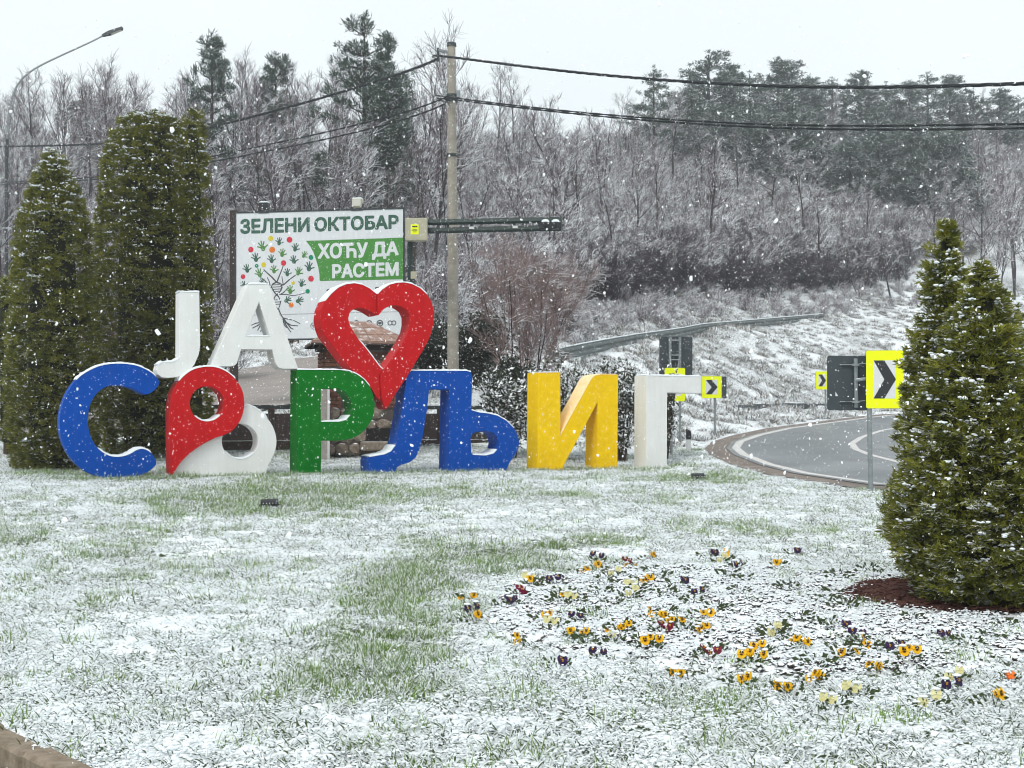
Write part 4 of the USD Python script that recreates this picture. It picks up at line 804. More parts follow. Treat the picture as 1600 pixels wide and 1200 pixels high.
# ------------------------------------------------------------------ guard rail along the upper road
GR = np.array([at(*p) for p in [(862, 556, 39), (905, 546.5, 42), (960, 535.5, 47), (1005, 527.5, 51.5), (1060, 520, 57), (1090, 513, 61), (1140, 508, 66), (1190, 503.5, 71), (1240, 499, 76), (1285, 495, 81)]])
gl = np.concatenate([[0], np.cumsum(np.linalg.norm(np.diff(GR, axis=0), axis=1))])
def grp(s): return np.array([np.interp(s, gl, GR[:, k]) for k in range(3)])
g0 = GR[0].copy(); rail = thing('guardrail', 'grey steel guardrail climbing along the snowy bank', 'guardrail', g0)
s = 0.0
while s < gl[-1] - 0.5:
    e = min(s + 4.0, gl[-1]); a, b = grp(s), grp(e); d = (b - a) / np.linalg.norm(b - a); nr = np.array([d[1], -d[0], 0]); nr /= np.linalg.norm(nr)
    prof = [(o_, h_ * 1.3) for o_, h_ in [(0.03, 0.165), (0.0, 0.15), (0.075, 0.09), (0.075, 0.055), (0.0, 0.0), (0.075, -0.055), (0.075, -0.09), (0.0, -0.15), (0.03, -0.165)]]
    V = np.array([p - g0 + nr * o + np.array([0, 0, h - 0.02]) for p in (a, b) for o, h in prof] + [p - g0 + nr * (o - 0.006) + np.array([0, 0, h - 0.02]) for p in (a, b) for o, h in prof]); n = len(prof)
    Fq = [(i, i + n, i + n + 1, i + 1) for i in range(n - 1)] + [(2 * n + i, 2 * n + i + 1, 3 * n + i + 1, 3 * n + i) for i in range(n - 1)] + [(0, 2 * n, 3 * n, n), (n - 1, 2 * n - 1, 4 * n - 1, 3 * n - 1)]
    obj('beam', (V, np.array(Fq)), 'rail_steel', rail)
    tag(obj('snow_strip', bx(np.linalg.norm(b - a), 0.07, 0.025, (a + b) / 2 - g0 + nr * 0.03 + [0, 0, 0.21], math.atan2(d[1], d[0]), 0.015), 'snow', rail)) if abs(d[2]) < 0.02 else obj('snow_strip', tube([a - g0 + nr * 0.03 + [0, 0, 0.2], b - g0 + nr * 0.03 + [0, 0, 0.2]], 0.022, 6), 'snow', rail)
    p = a - g0 - nr * 0.06; zz = float(gz(a[0], a[1])) - g0[2]; obj('post', bx(0.12, 0.16, p[2] + 0.18 - zz + 0.4, (p[0], p[1], (p[2] + 0.12 + zz - 0.4) / 2 + 0.03), math.atan2(d[1], d[0])), 'galvanised', rail)
    s += 4.0
# stone gutter at the foot of the bank
gu = thing('gutter_wall', 'low dark gutter edge at the foot of the snowy bank', 'gutter', at(1150, 641, 46))
go = at(1150, 641, 46); gp_ = [at(1148, 641, 44.5), at(1180, 640, 46.3), at(1215, 637, 48.5), at(1250, 634.5, 50.6), at(1290, 632, 52.8)]
for i in range(4):
    a, b = gp_[i] - go, gp_[i + 1] - go
    za, zb = [float(gz(*(q + go)[:2])) - go[2] for q in (a, b)]
    c = (a + b) / 2; obj('slab', bx(np.linalg.norm((b - a)[:2]) - 0.06, 0.2, 0.3, (c[0], c[1], (za + zb) / 2 + 0.02), math.atan2(b[1] - a[1], b[0] - a[0]), 0.02), 'dark_steel', gu)

# ------------------------------------------------------------------ kerb, bottom left
kb = thing('stone_kerb', 'worn beige stone kerb at the near left corner of the lawn', 'kerb', (K0[0], K0[1], K0[2])); tag(kb, kind=None)
s = -1.6; i = 0
while s < 1.6:
    L = 0.52 + 0.1 * ((i * 37) % 5) / 5
    c = kd * (s + L / 2) + kn * 0.07; m = bx(L - 0.012, 0.14, 0.3, (0, 0, -0.115 - 0.012 * (i % 2)), 0, 0.018); m = m.subdivide().subdivide()
    v = np.array(m.vertices); v += 0.010 * (meshkit.noise(v * 9 + i * 7, 3)[:, None] - 0.5) * [1, 1, 1]
    v = v @ rot(math.atan2(kd[1], kd[0]) + 0.012 * ((i * 13) % 3 - 1)).T + [c[0], c[1], 0]
    obj('kerb_stone', trimesh.Trimesh(v, m.faces, process=False), 'kerb_stone', kb, smooth=35); s += L; i += 1
# ------------------------------------------------------------------ conifers of the gardens (thuja)
def unit(v): return v / (np.linalg.norm(v, axis=-1, keepdims=True) + 1e-12)
def leaflets(base, d, L, W, rng, roll=None):
    """diamond leaves: base (n,3), direction (n,3), length, width"""
    n = len(base); r = unit(rng.normal(size=(n, 3))) if roll is None else roll
    w = unit(np.cross(d, r)) * (W / 2)[:, None]; nn = unit(np.cross(d, w))
    m = base + d * (L * 0.55)[:, None] + nn * (L * 0.06)[:, None]
    V = np.stack([base, m - w, base + d * L[:, None], m + w], 1).reshape(-1, 3)
    k = np.arange(n) * 4
    return V, np.concatenate([np.stack([k, k + 1, k + 2], 1), np.stack([k, k + 2, k + 3], 1)])
def thuja(name, label, px, Y, profile, nspray, leaf, look, seed, group=None, lump=0.16, snow=200, cx=None, lean=0.0, cell=0.42, top_snow=1.0, fit=0.93, rag=0.09):
    """profile: [(photo y, half width in photo pixels)] from the top down"""
    rng = np.random.default_rng(seed); b = grd((px - CX) / F * Y, Y)
    k = Y / F; hs = np.array([EYE + (HY - y) * k - b[2] for y, _ in profile][::-1]); rs = np.array([w * k for _, w in profile][::-1])
    H = hs[-1]; t = thing(name, label, 'conifer', b, group=group)
    def rad(h, a):
        r = np.interp(h, hs, rs); rm = rs.max()
        q = np.stack([np.cos(a) * rm * 1.3 / cell, np.sin(a) * rm * 1.3 / cell, h / cell * 0.75], -1) + seed
        return r * (1 - lump * 0.5) + lump * 0.9 * min(rm, 0.8) * (np.abs(meshkit.noise(q, seed) - 0.5) * -2.2 + 0.65) * np.clip(r / (0.3 * rm), 0.25, 1) + 0.05 * (meshkit.noise(q * 3.7, seed + 5) - 0.5)
    obj('trunk', cyl(0.05 + 0.012 * H, (0, 0, -0.1), (lean * H, 0, H * 0.92), 8, 0.015), 'trunk_brown', t)
    # dense inner twigs
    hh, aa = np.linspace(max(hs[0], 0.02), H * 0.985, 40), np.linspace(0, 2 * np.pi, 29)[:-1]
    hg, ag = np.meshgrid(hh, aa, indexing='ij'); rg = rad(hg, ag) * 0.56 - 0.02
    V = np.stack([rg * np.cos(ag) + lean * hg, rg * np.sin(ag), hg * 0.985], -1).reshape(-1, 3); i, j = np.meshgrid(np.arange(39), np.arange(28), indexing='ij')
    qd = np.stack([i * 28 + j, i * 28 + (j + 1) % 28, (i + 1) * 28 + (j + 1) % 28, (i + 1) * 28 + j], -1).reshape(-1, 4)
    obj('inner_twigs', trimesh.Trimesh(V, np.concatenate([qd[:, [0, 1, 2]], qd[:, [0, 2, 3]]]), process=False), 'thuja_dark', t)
    # plumes: each a drooping branch end carrying many flat sprays
    npl = nspray // 22; pl_l, pl_s = cell * 0.95, cell * (0.16 if rag > 0.05 else 0.62)
    cdf = np.cumsum(np.interp(np.linspace(hs[0], H, 400), hs, rs) + 0.05); cdf /= cdf[-1]
    h = np.interp(rng.random(npl), cdf, np.linspace(hs[0], H, 400)); a = rng.random(npl) * 2 * np.pi
    r = rad(h, a) * (fit + rag * rng.normal(0, 1, npl).clip(-1.6, 1.2)); out = np.stack([np.cos(a), np.sin(a), 0 * a], 1)
    tipp = out * r[:, None] + np.stack([lean * h, 0 * h, h + 0.25 * cell], 1)
    ax0 = unit(out * rng.uniform(0.5, 0.9, npl)[:, None] + [0, 0, 0.75] + rng.normal(0, 0.18, (npl, 3)))
    T = rng.random((npl, 22)) ** 0.8; L_ = (pl_l * rng.uniform(0.7, 1.25, npl))[:, None] * np.clip(r / (0.35 * rs.max()), 0.45, 1)[:, None]
    back = (1 - T) * L_
    P = tipp[:, None] - ax0[:, None] * back[..., None] - np.array([0, 0, 1.0]) * (0.22 * L_ * (T - 0.35).clip(0) ** 2 * 2.2)[..., None]
    wid = pl_s * np.sin(np.pi * (0.18 + 0.78 * T)); tang = np.stack([-np.sin(a), np.cos(a), 0 * a], 1)
    P = P + tang[:, None] * (rng.normal(0, 1, T.shape) * wid)[..., None] + unit(np.cross(ax0, tang))[:, None] * (rng.normal(0, 0.55, T.shape) * wid)[..., None]
    o = unit(ax0[:, None] * 0.75 + out[:, None] * 0.55 - np.array([0, 0, 0.5]) * (T - 0.3)[..., None] + rng.normal(0, 0.34, P.shape)).reshape(-1, 3)
    P = P.reshape(-1, 3); P[:, 2] = np.maximum(P[:, 2], 0.05); n_s = len(P); K = 6
    base = np.repeat(P, K, 0); od = np.repeat(o, K, 0)
    plane = np.repeat(unit(np.cross(o, unit(np.repeat(tang, 22, 0) + rng.normal(0, 0.5, P.shape)))), K, 0)
    fan = np.tile(np.linspace(-0.85, 0.85, K), n_s)[:, None]
    side = unit(np.cross(od, plane)); d = unit(od * np.cos(fan) + side * np.sin(fan) + rng.normal(0, 0.16, base.shape))
    L = leaf * rng.uniform(0.6, 1.25, len(base)) * (1 - 0.35 * abs(fan[:, 0])); W = L * rng.uniform(0.15, 0.25, len(base))
    V, Fc = leaflets(base, d, L, W, rng, roll=unit(plane + rng.normal(0, 0.4, plane.shape)))
    obj('crown', (V, Fc), look, t)
    if snow:    # snow lying along the upper side of some plumes
        pr = np.clip(0.06 + 0.8 * (h / H) ** (1.3 if top_snow <= 1.2 else 3.5) * top_snow - (0.25 if top_snow <= 1.2 else 0.16) * np.cos(a), 0.015, 0.95) * (0.35 + 1.3 * meshkit.noise(np.stack([np.cos(a) * 1.5, np.sin(a) * 1.5, h / cell * 0.5], -1) + 3, seed))
        idx = np.where(rng.random(npl) < pr * snow)[0]; ico = trimesh.creation.icosphere(1, 1.0); iv = np.array(ico.vertices); Vs, Fs = [], []
        for ii_ in idx:
            m = rng.integers(4, 12); l = L_[ii_, 0]
            for q in range(m):
                tt = rng.uniform(0.45, 1.02); s = leaf * rng.uniform(0.08, 0.22)
                c = tipp[ii_] - ax0[ii_] * (1 - tt) * l - np.array([0, 0, 1.0]) * 0.22 * l * max(tt - 0.35, 0) ** 2 * 2.2 + [0, 0, pl_s * 0.55 + leaf * 0.12] + tang[ii_] * rng.normal(0, pl_s * 0.45) + rng.normal(0, leaf * 0.06, 3)
                v = iv * (1 + 0.5 * (meshkit.noise(iv * 2.3 + ii_ + q * 7)[:, None] - 0.5)) * [s * rng.uniform(0.8, 1.7), s * rng.uniform(0.8, 1.7), s * rng.uniform(0.5, 0.9)]
                Fs.append(ico.faces + 42 * len(Vs)); Vs.append(v @ rot(rng.random() * 6).T + c)
        if Vs: tag(obj('snow_clump', trimesh.Trimesh(np.concatenate(Vs), np.concatenate(Fs), process=False), 'snow', t, smooth=True), kind='stuff')
    return t, b
thuja('thuja', 'slim pointed thuja at the far left behind the blue С', 84, 25.5, [(236, 3), (252, 16), (300, 38), (350, 53), (420, 62), (500, 68), (600, 71), (680, 68), (730, 58)], 26000, 0.10, 'thuja', 11, None, 0.05, 0.8, cell=0.20, rag=0.035, top_snow=1.6, fit=0.96)
thuja('thuja', 'broad round topped thuja, the tallest conifer left of the billboard', 232, 28.5, [(176, 6), (180, 26), (190, 45), (215, 60), (260, 70), (330, 78), (430, 84), (540, 86), (640, 80), (705, 64)], 38000, 0.10, 'thuja', 12, None, 0.04, 0.6, cell=0.20, rag=0.03, top_snow=1.6, fit=0.95)
thuja('thuja', 'narrow thuja column leaning on the right side of the broad one', 301, 28.0, [(176, 5), (190, 16), (230, 21), (300, 25), (420, 28), (540, 29), (640, 28), (700, 22)], 12000, 0.10, 'thuja', 13, None, 0.05, 0.6, cell=0.20, rag=0.035, top_snow=1.6, fit=0.95)
thuja('snowy_bush', 'low snowy conifer at the left edge beside the slim thuja', 12, 28.0, [(440, 6), (458, 20), (500, 34), (540, 26), (600, 22), (690, 16)], 2600, 0.14, 'thuja', 14, None, 0.2, 1.3)
thuja('garden_conifer', 'largest conifer at right, snow flecked and standing in red mulch', 1533, 9.75, [(420, 4), (445, 17), (500, 36), (560, 58), (620, 82), (700, 112), (780, 134), (850, 146), (890, 128), (915, 92), (938, 48)], 30000, 0.066, 'thuja_near', 21, None, 0.34, 0.95, cell=0.27, fit=0.95)
thuja('garden_conifer', 'pointed conifer behind and left of the largest one at right', 1478, 10.7, [(352, 3), (375, 14), (420, 28), (500, 46), (570, 62), (660, 78), (760, 88), (850, 88), (905, 60)], 20000, 0.066, 'thuja_near', 22, None, 0.34, 1.05, cell=0.27, fit=0.90)
thuja('garden_conifer', 'short snowy conifer top showing between the large conifer and the right edge', 1562, 11.0, [(462, 8), (475, 24), (520, 36), (600, 46), (750, 60), (880, 56)], 8000, 0.062, 'thuja_near', 23, None, 0.24, 1.1, cell=0.25)
thuja('garden_conifer', 'dark conifer cut by the right edge of the view', 1622, 12.2, [(462, 10), (480, 34), (540, 52), (640, 66), (760, 72), (880, 60)], 10500, 0.066, 'thuja_near', 24, None, 0.24, 1.2, cell=0.26)
MC = on_ground(1528, 946)
ang = np.linspace(0, 2 * np.pi, 65)[:-1]; rr_ = np.linspace(0, 1, 14)
ra_, rb_ = np.meshgrid(rr_, ang, indexing='ij'); edge_ = 0.92 + 0.16 * (meshkit.noise(np.stack([np.cos(rb_) * 2, np.sin(rb_) * 2, 0 * rb_], -1), 9) - 0.5)
xx, yy = MC[0] + ra_ * edge_ * 1.05 * np.cos(rb_), MC[1] + 0.14 + ra_ * edge_ * 0.95 * np.sin(rb_)
zz = gtop(xx, yy) + 0.05 * (1 - ra_ ** 3) + 0.035 * (meshkit.noise(np.stack([xx, yy, 0 * xx], -1) * 16, 2) - 0.3) * (1 - ra_ ** 6) - 0.02 * (ra_ > 0.99) + 0.012
i, j = np.meshgrid(np.arange(13), np.arange(64), indexing='ij'); qd = np.stack([i * 64 + j, (i + 1) * 64 + j, (i + 1) * 64 + (j + 1) % 64, i * 64 + (j + 1) % 64], -1).reshape(-1, 4)
obj('mulch_bed', trimesh.Trimesh(np.stack([xx, yy, zz], -1).reshape(-1, 3), np.concatenate([qd[:, [0, 1, 2]], qd[:, [0, 2, 3]]]), process=False), 'mulch', smooth=True, kind='structure')
n = 1500; a = RNG.random(n) * 2 * np.pi; r = np.sqrt(RNG.random(n)) * 0.95
mx, my = MC[0] + r * 1.05 * np.cos(a), MC[1] + 0.12 + r * np.sin(a)
scatter('mulch_chips', [(bx(0.05, 0.014, 0.009, (0, 0, 0)), 'mulch'), (bx(0.032, 0.02, 0.008, (0, 0, 0)), 'mulch')], np.c_[mx, my, gtop(mx, my) + 0.05 * (1 - (r / 0.95) ** 3) + 0.022], RNG.random(n) * 6.3, RNG.uniform(0.6, 1.3, n), RNG.integers(0, 2, n), tilt=(RNG.random(n) * 6.3, RNG.normal(0, 0.4, n)), label='loose red brown mulch chips', kind='stuff')
st = thing('plant_stake', 'short pale stake at the foot of the largest conifer', 'stake', on_ground(1556, 950)); obj('stick', cyl(0.011, (0, 0, -0.05), (0.004, 0, 0.24), 6), 'pale_post', st); obj('tie', cyl(0.014, (0.003, 0, 0.18), (0.003, 0, 0.20), 6), 'brown_wood', st)

# ------------------------------------------------------------------ bare trees
def grow(rng, H, nprim=20, up=0.9, crown0=0.28, spread=0.33, nsec=7, nter=4, twig=0.009, stems=1, rad0=0.011, ter_len=0.75):
    """segments (p0, p1, r0, r1, level) of a leafless tree"""
    S = [[], [], [], [], []]
    def line(p, d, L, n, r0, r1, lift, wob, lev):
        pts = [p]; 
        for i in range(n):
            d = unit(d + rng.normal(0, wob, 3) + np.array([0, 0, lift])); q = pts[-1] + d * L / n
            S[0].append(pts[-1]); S[1].append(q); S[2].append(r0 + (r1 - r0) * i / n); S[3].append(r0 + (r1 - r0) * (i + 1) / n); S[4].append(lev); pts.append(q)
        return np.array(pts), d
    for s in range(stems):
        a0 = rng.random() * 6.28; d0 = unit(np.array([math.cos(a0), math.sin(a0), 0]) * (0.05 if stems == 1 else rng.uniform(0.15, 0.5)) + [0, 0, 1.0])
        Hs = H * (0.93 if stems == 1 else rng.uniform(0.65, 0.95)); r0 = rad0 * H * (1 if stems == 1 else 0.55)
        tr, _ = line(np.array([0, 0, -0.15]) + (0 if stems == 1 else 1) * np.array([math.cos(a0), math.sin(a0), 0]) * 0.12, d0, Hs, 10, r0, 0.012, 0.03, 0.05, 0)
        for k in range(nprim // stems):
            f = crown0 + (0.98 - crown0) * (k + rng.random()) / (nprim // stems); x = f * 10; i = min(int(x), 9); p = tr[i] + (tr[i + 1] - tr[i]) * (x - i)
            a = k * 2.4 + rng.random(); L = H * spread * (1.1 - 0.72 * f) * rng.uniform(0.7, 1.25)
            d = unit(np.array([math.cos(a), math.sin(a), up * rng.uniform(0.5, 1.4)]))
            pr, _ = line(p, d, L, 5, max(r0 * (1 - f) * 0.55, 0.014), 0.010, 0.09 * up, 0.13, 1)
            for m in range(nsec):
                f2 = 0.2 + 0.8 * (m + rng.random()) / nsec; x = f2 * 5; i = min(int(x), 4); p2 = pr[i] + (pr[min(i + 1, 5)] - pr[i]) * (x - i)
                dd = unit(unit(pr[min(i + 1, 5)] - pr[i]) + rng.normal(0, 0.55, 3) + [0, 0, 0.25 * up]); L2 = max(L * 0.45 * (1.15 - f2 * 0.7), 0.35)
                sc, _ = line(p2, dd, L2, 3, 0.012, 0.008, 0.06 * up, 0.16, 2)
                for w_ in range(nter):
                    p3 = sc[rng.integers(1, 4)]; d3 = unit(dd + rng.normal(0, 0.6, 3) + [0, 0, 0.2 * up]); line(p3, d3, rng.uniform(0.4, 1.0) * ter_len, 2, twig, twig * 0.6, 0.05 * up, 0.2, 3)
    return [np.array(x) for x in S]
def tree_form(nm, rng, bark='bark', tw='twig', **kw):
    f = form(nm); p0, p1, r0, r1, lv = grow(rng, **kw)
    k = lv <= 1; obj('trunk', prisms(p0[k], p1[k], r0[k], r1[k], 5), bark, f)
    k = lv >= 2; obj('crown', prisms(p0[k], p1[k], r0[k], r1[k], 3), tw, f)
    return f
R4 = np.random.default_rng(44)
TALL = [tree_form('tall_bare_tree', R4, H=10, nprim=20, up=R4.uniform(0.9, 1.4), spread=R4.uniform(0.22, 0.32), twig=0.011, nsec=7, nter=4, crown0=R4.uniform(0.25, 0.5), rad0=0.014) for _ in range(9)]
WIDE = [tree_form('wide_bare_tree', R4, H=10, nprim=16, up=R4.uniform(0.55, 0.95), spread=R4.uniform(0.36, 0.46), twig=0.011, nsec=8, nter=5, crown0=R4.uniform(0.2, 0.35), rad0=0.014) for _ in range(5)]
MULTI = [tree_form('stemmed_bare_tree', R4, H=7, nprim=24, up=1.2, spread=R4.uniform(0.26, 0.36), stems=int(R4.integers(3, 7)), twig=0.011, nsec=6, nter=4, crown0=0.2, rad0=0.014) for _ in range(5)]
# undergrowth forms are single meshes, scattered as one mass
def shrub_mesh(rng, H, n, **kw):
    a = grow(rng, H=H, stems=n, nprim=n * 4, up=kw.pop('up', 0.7), crown0=0.15, spread=0.42, nsec=5, nter=3, twig=kw.pop('twig', 0.010), ter_len=0.5, rad0=0.008); k = slice(None)
    return prisms(a[0], a[1], a[2], a[3], 3)
SH = [shrub_mesh(R4, 3.0, 9) for _ in range(4)]
def tree_at(f, px, Y, H, base_h, label, group, rz=None, w=1.0, name='bare_tree', cat='tree'):
    b = grd((px - CX) / F * Y, Y); b[2] -= 0.1; s = H / base_h
    return copy_of(f, name, label, cat, b, R4.random() * 360 if rz is None else rz, (s * w, s * w, s), group)
ZONES = [(60, 'left of the slim thuja'), (150, 'above the slim thuja'), (330, 'above the broad thuja'), (430, 'above the billboard left half'), (560, 'above the billboard right half'), (690, 'left of the concrete pole'), (790, 'just right of the concrete pole'), (900, 'above the steel camera arm'), (1020, 'right of the camera arm'), (1160, 'above the grey direction sign'), (1300, 'above the distant chevron sign'), (1430, 'left of the conifer tops'), (1540, 'above the conifer tops'), (9999, 'at the right edge of the view')]
USED = {}
def wood_label(look_, px, f): 
    z = [t for l, t in ZONES if px < l][0]
    return '%s %s %s' % (look_, ('at the slope foot' if f < 0.15 else 'low on the slope' if f < 0.35 else 'midway up the slope' if f < 0.6 else 'high on the slope' if f < 0.85 else 'on the crest'), z)
ORD_ = ['first', 'second', 'third', 'fourth', 'fifth', 'sixth', 'seventh', 'eighth', 'ninth']
n_t = 0
for row in range(9):
    for c in range(31):
        px = -40 + c * 55 + R4.uniform(-26, 26); f = row / 8
        if px < 690: Y = 64 + f * 48
        elif px < 1000: Y = 64 + f * 70 + (px - 690) * 0.03
        else: Y = 92 + f * 85 + (px - 1000) * 0.02
        Y += R4.uniform(-4, 4)
        if 690 < px < 1420 and R4.random() < 0.30: continue
        if px > 1050 and 0.70 < f and px < 1530: continue
        if 1400 < px < 1450 and f < 0.3: continue
        kind = R4.random(); H = R4.uniform(6.5, 11.0) if px < 690 else R4.uniform(5.0, 9.5)
        f_row = f
        if px < 690 and R4.random() < 0.75 or kind < 0.45: tree_at(TALL[R4.integers(9)], px, Y, H * 1.05, 10, wood_label('slender bare tree', px, f), 'slender bare trees on the hillside', w=R4.uniform(0.8, 1.1))
        elif kind < 0.75: tree_at(MULTI[R4.integers(5)], px, Y, H * 0.85, 7, wood_label('many stemmed bare tree', px, f), 'many stemmed bare trees on the hillside', w=R4.uniform(0.9, 1.2))
        else: tree_at(WIDE[R4.integers(5)], px, Y, H, 10, wood_label('spreading bare tree', px, f), 'spreading bare trees on the hillside')
        n_t += 1
def single(f, px, ytop, Y, bh, lab, w=1.0, **kw):
    b = float(gz((px - CX) / F * Y, Y)); H = EYE + (HY - ytop) / F * Y - b; return tree_at(f, px, Y, H, bh, lab, None, w=w, **kw)
for i_, (px_, Y_, yt_) in enumerate([(1470, 112, 300), (1505, 118, 285), (1535, 110, 270), (1560, 122, 255), (1585, 112, 280), (1615, 118, 260), (1500, 132, 250), (1550, 136, 235), (1595, 138, 240)]): single((WIDE + MULTI)[i_ % 10], px_, yt_, Y_, 10 if i_ % 10 < 5 else 7, '%s of the bare brownish trees above the near conifers, counted from the front' % ORD_[i_], 0.9)
single(WIDE[1], 682, 22, 78, 10, 'tall spreading bare tree rising above the skyline behind the pole top', 0.85)
single(WIDE[2], 655, 60, 82, 10, 'bare tree left of the pole top, half hidden by the dark pine', 0.7)
single(TALL[2], 190, 95, 80, 10, 'thin bare tree standing against the sky right of the street lamp head', 1.0)
for i_, px_ in enumerate((98, 118, 134, 152, 171)): single(TALL[int(px_) % 9], px_, 100 + (px_ * 7) % 40, 92 + px_ % 9, 10, '%s tall bare tree from the left in front of the house roof' % ['first', 'second', 'third', 'fourth', 'fifth'][i_], 1.1)
# brown hedge and pale bushes under the billboard
nb = 9000; hx = R4.uniform(-260, 480, nb); hY = 63 + R4.normal(0, 0.5, nb); hX = (hx - CX) / F * hY; hz0 = gz(hX, hY)
hzt = hz0 + R4.random(nb) ** 0.8 * (0.95 + 0.35 * meshkit.noise(np.stack([hX * 0.8, hY, 0 * hX], -1)))
V, Fc = leaflets(np.c_[hX, hY, hzt], unit(R4.normal(size=(nb, 3)) + [0, -0.3, 0.3]), R4.uniform(0.14, 0.26, nb), R4.uniform(0.08, 0.14, nb), R4)
hg_ = thing('brown_hedge', 'low hedge of brown leaves along the far side of the back road', 'hedge', (0, 0, 0)); obj('foliage', (V, Fc), 'brown_leaf', hg_)
nn_ = 700; hx = R4.uniform(-260, 480, nn_); hY = 63 + R4.normal(0, 0.4, nn_); hX = (hx - CX) / F * hY; z0 = gz(hX, hY); tg = np.c_[hX, hY, z0 - 0.05]; te = tg + np.c_[R4.normal(0, 0.2, (nn_, 2)), R4.uniform(0.7, 1.2, nn_)]
tag(obj('stems', prisms(tg, te, np.full(nn_, 0.03), np.full(nn_, 0.012), 3), 'red_twig', hg_), kind='stuff')

# ------------------------------------------------------------------ pines
def pine_form(nm, rng, layers=13, H=10.0, R=2.2, nb=6, open_=0.0, col='needles'):
    f = form(nm); obj('trunk', cyl(0.16, (0, 0, -0.3), (0.05, 0, H * 0.98), 7, 0.03), 'bark', f)
    B0, B1, tips, dirs = [], [], [], []
    for l in range(layers):
        h = H * (0.22 + 0.76 * (l + rng.uniform(-0.2, 0.2)) / layers); rl = R * (1 - (h / H)) ** 0.75 * rng.uniform(0.75, 1.2) + 0.25
        for k in range(nb):
            if rng.random() < open_: continue
            a = rng.random() * 6.28; d = np.array([math.cos(a), math.sin(a), 0.12 + 0.5 * (h / H) ** 2 + rng.normal(0, 0.08)]); L = rl * rng.uniform(0.65, 1.1)
            p = np.array([0, 0, h]); B0.append(p); B1.append(p + d * L)
            for q in range(max(4, int(L * 6))):
                s = 0.25 + 0.75 * (q + rng.random()) / max(4, int(L * 6)); c = p + d * L * s + rng.normal(0, 0.16, 3) * [1, 1, 0.5]; tips.append(c); dirs.append(unit(d * 0.6 + [0, 0, 0.75] + rng.normal(0, 0.3, 3)))
    tips.append(np.array([0.05, 0, H])); dirs.append(np.array([0, 0, 1.0]))
    B0, B1, tips, dirs = map(np.array, (B0, B1, tips, dirs)); obj('branches', prisms(B0, B1, np.full(len(B0), 0.035), np.full(len(B0), 0.015), 3), 'bark', f)
    K = 26; base = np.repeat(tips, K, 0) + rng.normal(0, 0.07, (len(tips) * K, 3)); d = unit(np.repeat(dirs, K, 0) * 0.8 + rng.normal(0, 0.55, base.shape))
    V, Fc = leaflets(base, d, rng.uniform(0.15, 0.34, len(base)), rng.uniform(0.035, 0.06, len(base)), rng); obj('crown', (V, Fc), col, f)
    return f
PN = [pine_form('pine', R4, 14, R=2.6), pine_form('pine', R4, 12, R=3.0, open_=0.15), pine_form('pine', R4, 15, R=2.0), pine_form('pine', R4, 11, R=3.2, open_=0.3)]
def pine(i, px, ytop, Y, lab, grp_=None, w=1.0):
    b = float(gz((px - CX) / F * Y, Y)); H = EYE + (HY - ytop) / F * Y - b
    return tree_at(PN[i % 4], px, Y, H, 10, lab, grp_, w=w, name='pine_tree', cat='pine')
pine(2, 330, 52, 84, 'dark pointed pine above the broad thuja', w=0.95)
pine(0, 432, 84, 86, 'dark pine above the left part of the billboard', w=0.95)
pine(1, 568, 26, 78, 'tall open crowned pine left of the pole top, highest conifer on the left', w=1.05)
pine(0, 607, 52, 77, 'second dark pine tight against the right side of the tallest left pine', w=0.8)
pine(3, 1022, 104, 128, 'lone flat layered pine right of the middle slope on the skyline', w=1.2)
SK = [(1108, 80, 140), (1140, 100, 146), (1085, 130, 138), (1172, 112, 150), (1215, 92, 150), (1237, 98, 156), (1265, 118, 158), (1300, 122, 160), (1345, 112, 160), (1385, 128, 164), (1420, 126, 165), (1450, 114, 163), (1485, 118, 166), (1520, 138, 168), (1562, 138, 166), (1590, 150, 170), (1625, 150, 170)]
ORD = ['first', 'second', 'third', 'fourth', 'fifth', 'sixth', 'seventh', 'eighth', 'ninth', 'tenth', 'eleventh', 'twelfth', 'thirteenth', 'fourteenth', 'fifteenth', 'sixteenth', 'seventeenth']
SK.sort()
for i, (px, yt, Y) in enumerate(SK): pine(i, px, yt, Y, 'snow greyed pine, %s from the left in the right hand skyline row' % ORD[i], 'skyline pines', w=1.9)
for i in range(44):
    px = R4.uniform(1070, 1540); yt = 130 + 0.16 * (px - 1090) * R4.uniform(0.3, 1.5) + R4.uniform(0, 45); k_ = min(range(len(SK)), key=lambda q: abs(SK[q][0] - px)); Yp = R4.uniform(128, 150); pine(i, px, yt, Yp, 'grey green pine %s below the %s skyline pine from the left' % ('far down' if Yp < 135 else 'a little' if Yp > 143 else 'half way', ORD[k_]), 'pines of the belt below the skyline', w=1.7)

# ------------------------------------------------------------------ undergrowth
def spots(n, f): 
    out = []
    while len(out) < n:
        px, Y = f(); X = (px - CX) / F * Y; out.append((X, Y, float(0)))
    P = np.array(out); P[:, 2] = gz(P[:, 0], P[:, 1]) - 0.1; return P
def under():
    px = R4.uniform(-60, 1680); lo = 66 if px < 690 else 58 if px < 860 else 58 + (px - 860) * 0.10; hi = 118 if px < 690 else 140 if px < 1000 else 180
    return px, lo + (hi - lo) * R4.random() ** 1.3
P = spots(3200, under); n = len(P)
P = P[~((P[:, 0] / P[:, 1] * F + CX > 1395) & (P[:, 0] / P[:, 1] * F + CX < 1450) & (P[:, 1] < 116))]; n = len(P)
scatter('hillside_thicket', [(m, 'twig') for m in SH], P, R4.random(n) * 6.3, R4.uniform(0.6, 1.15, n), R4.integers(0, 4, n), label='tangled snow dusted brush covering the hillside between the trees', kind='stuff')
def edge_f():
    px = R4.uniform(880, 1420); Y = 44 + (px - 880) * 0.094 + 12 + R4.uniform(0, 15) + R4.normal(0, 1.5); return px, Y
P = spots(260, edge_f); n = len(P)
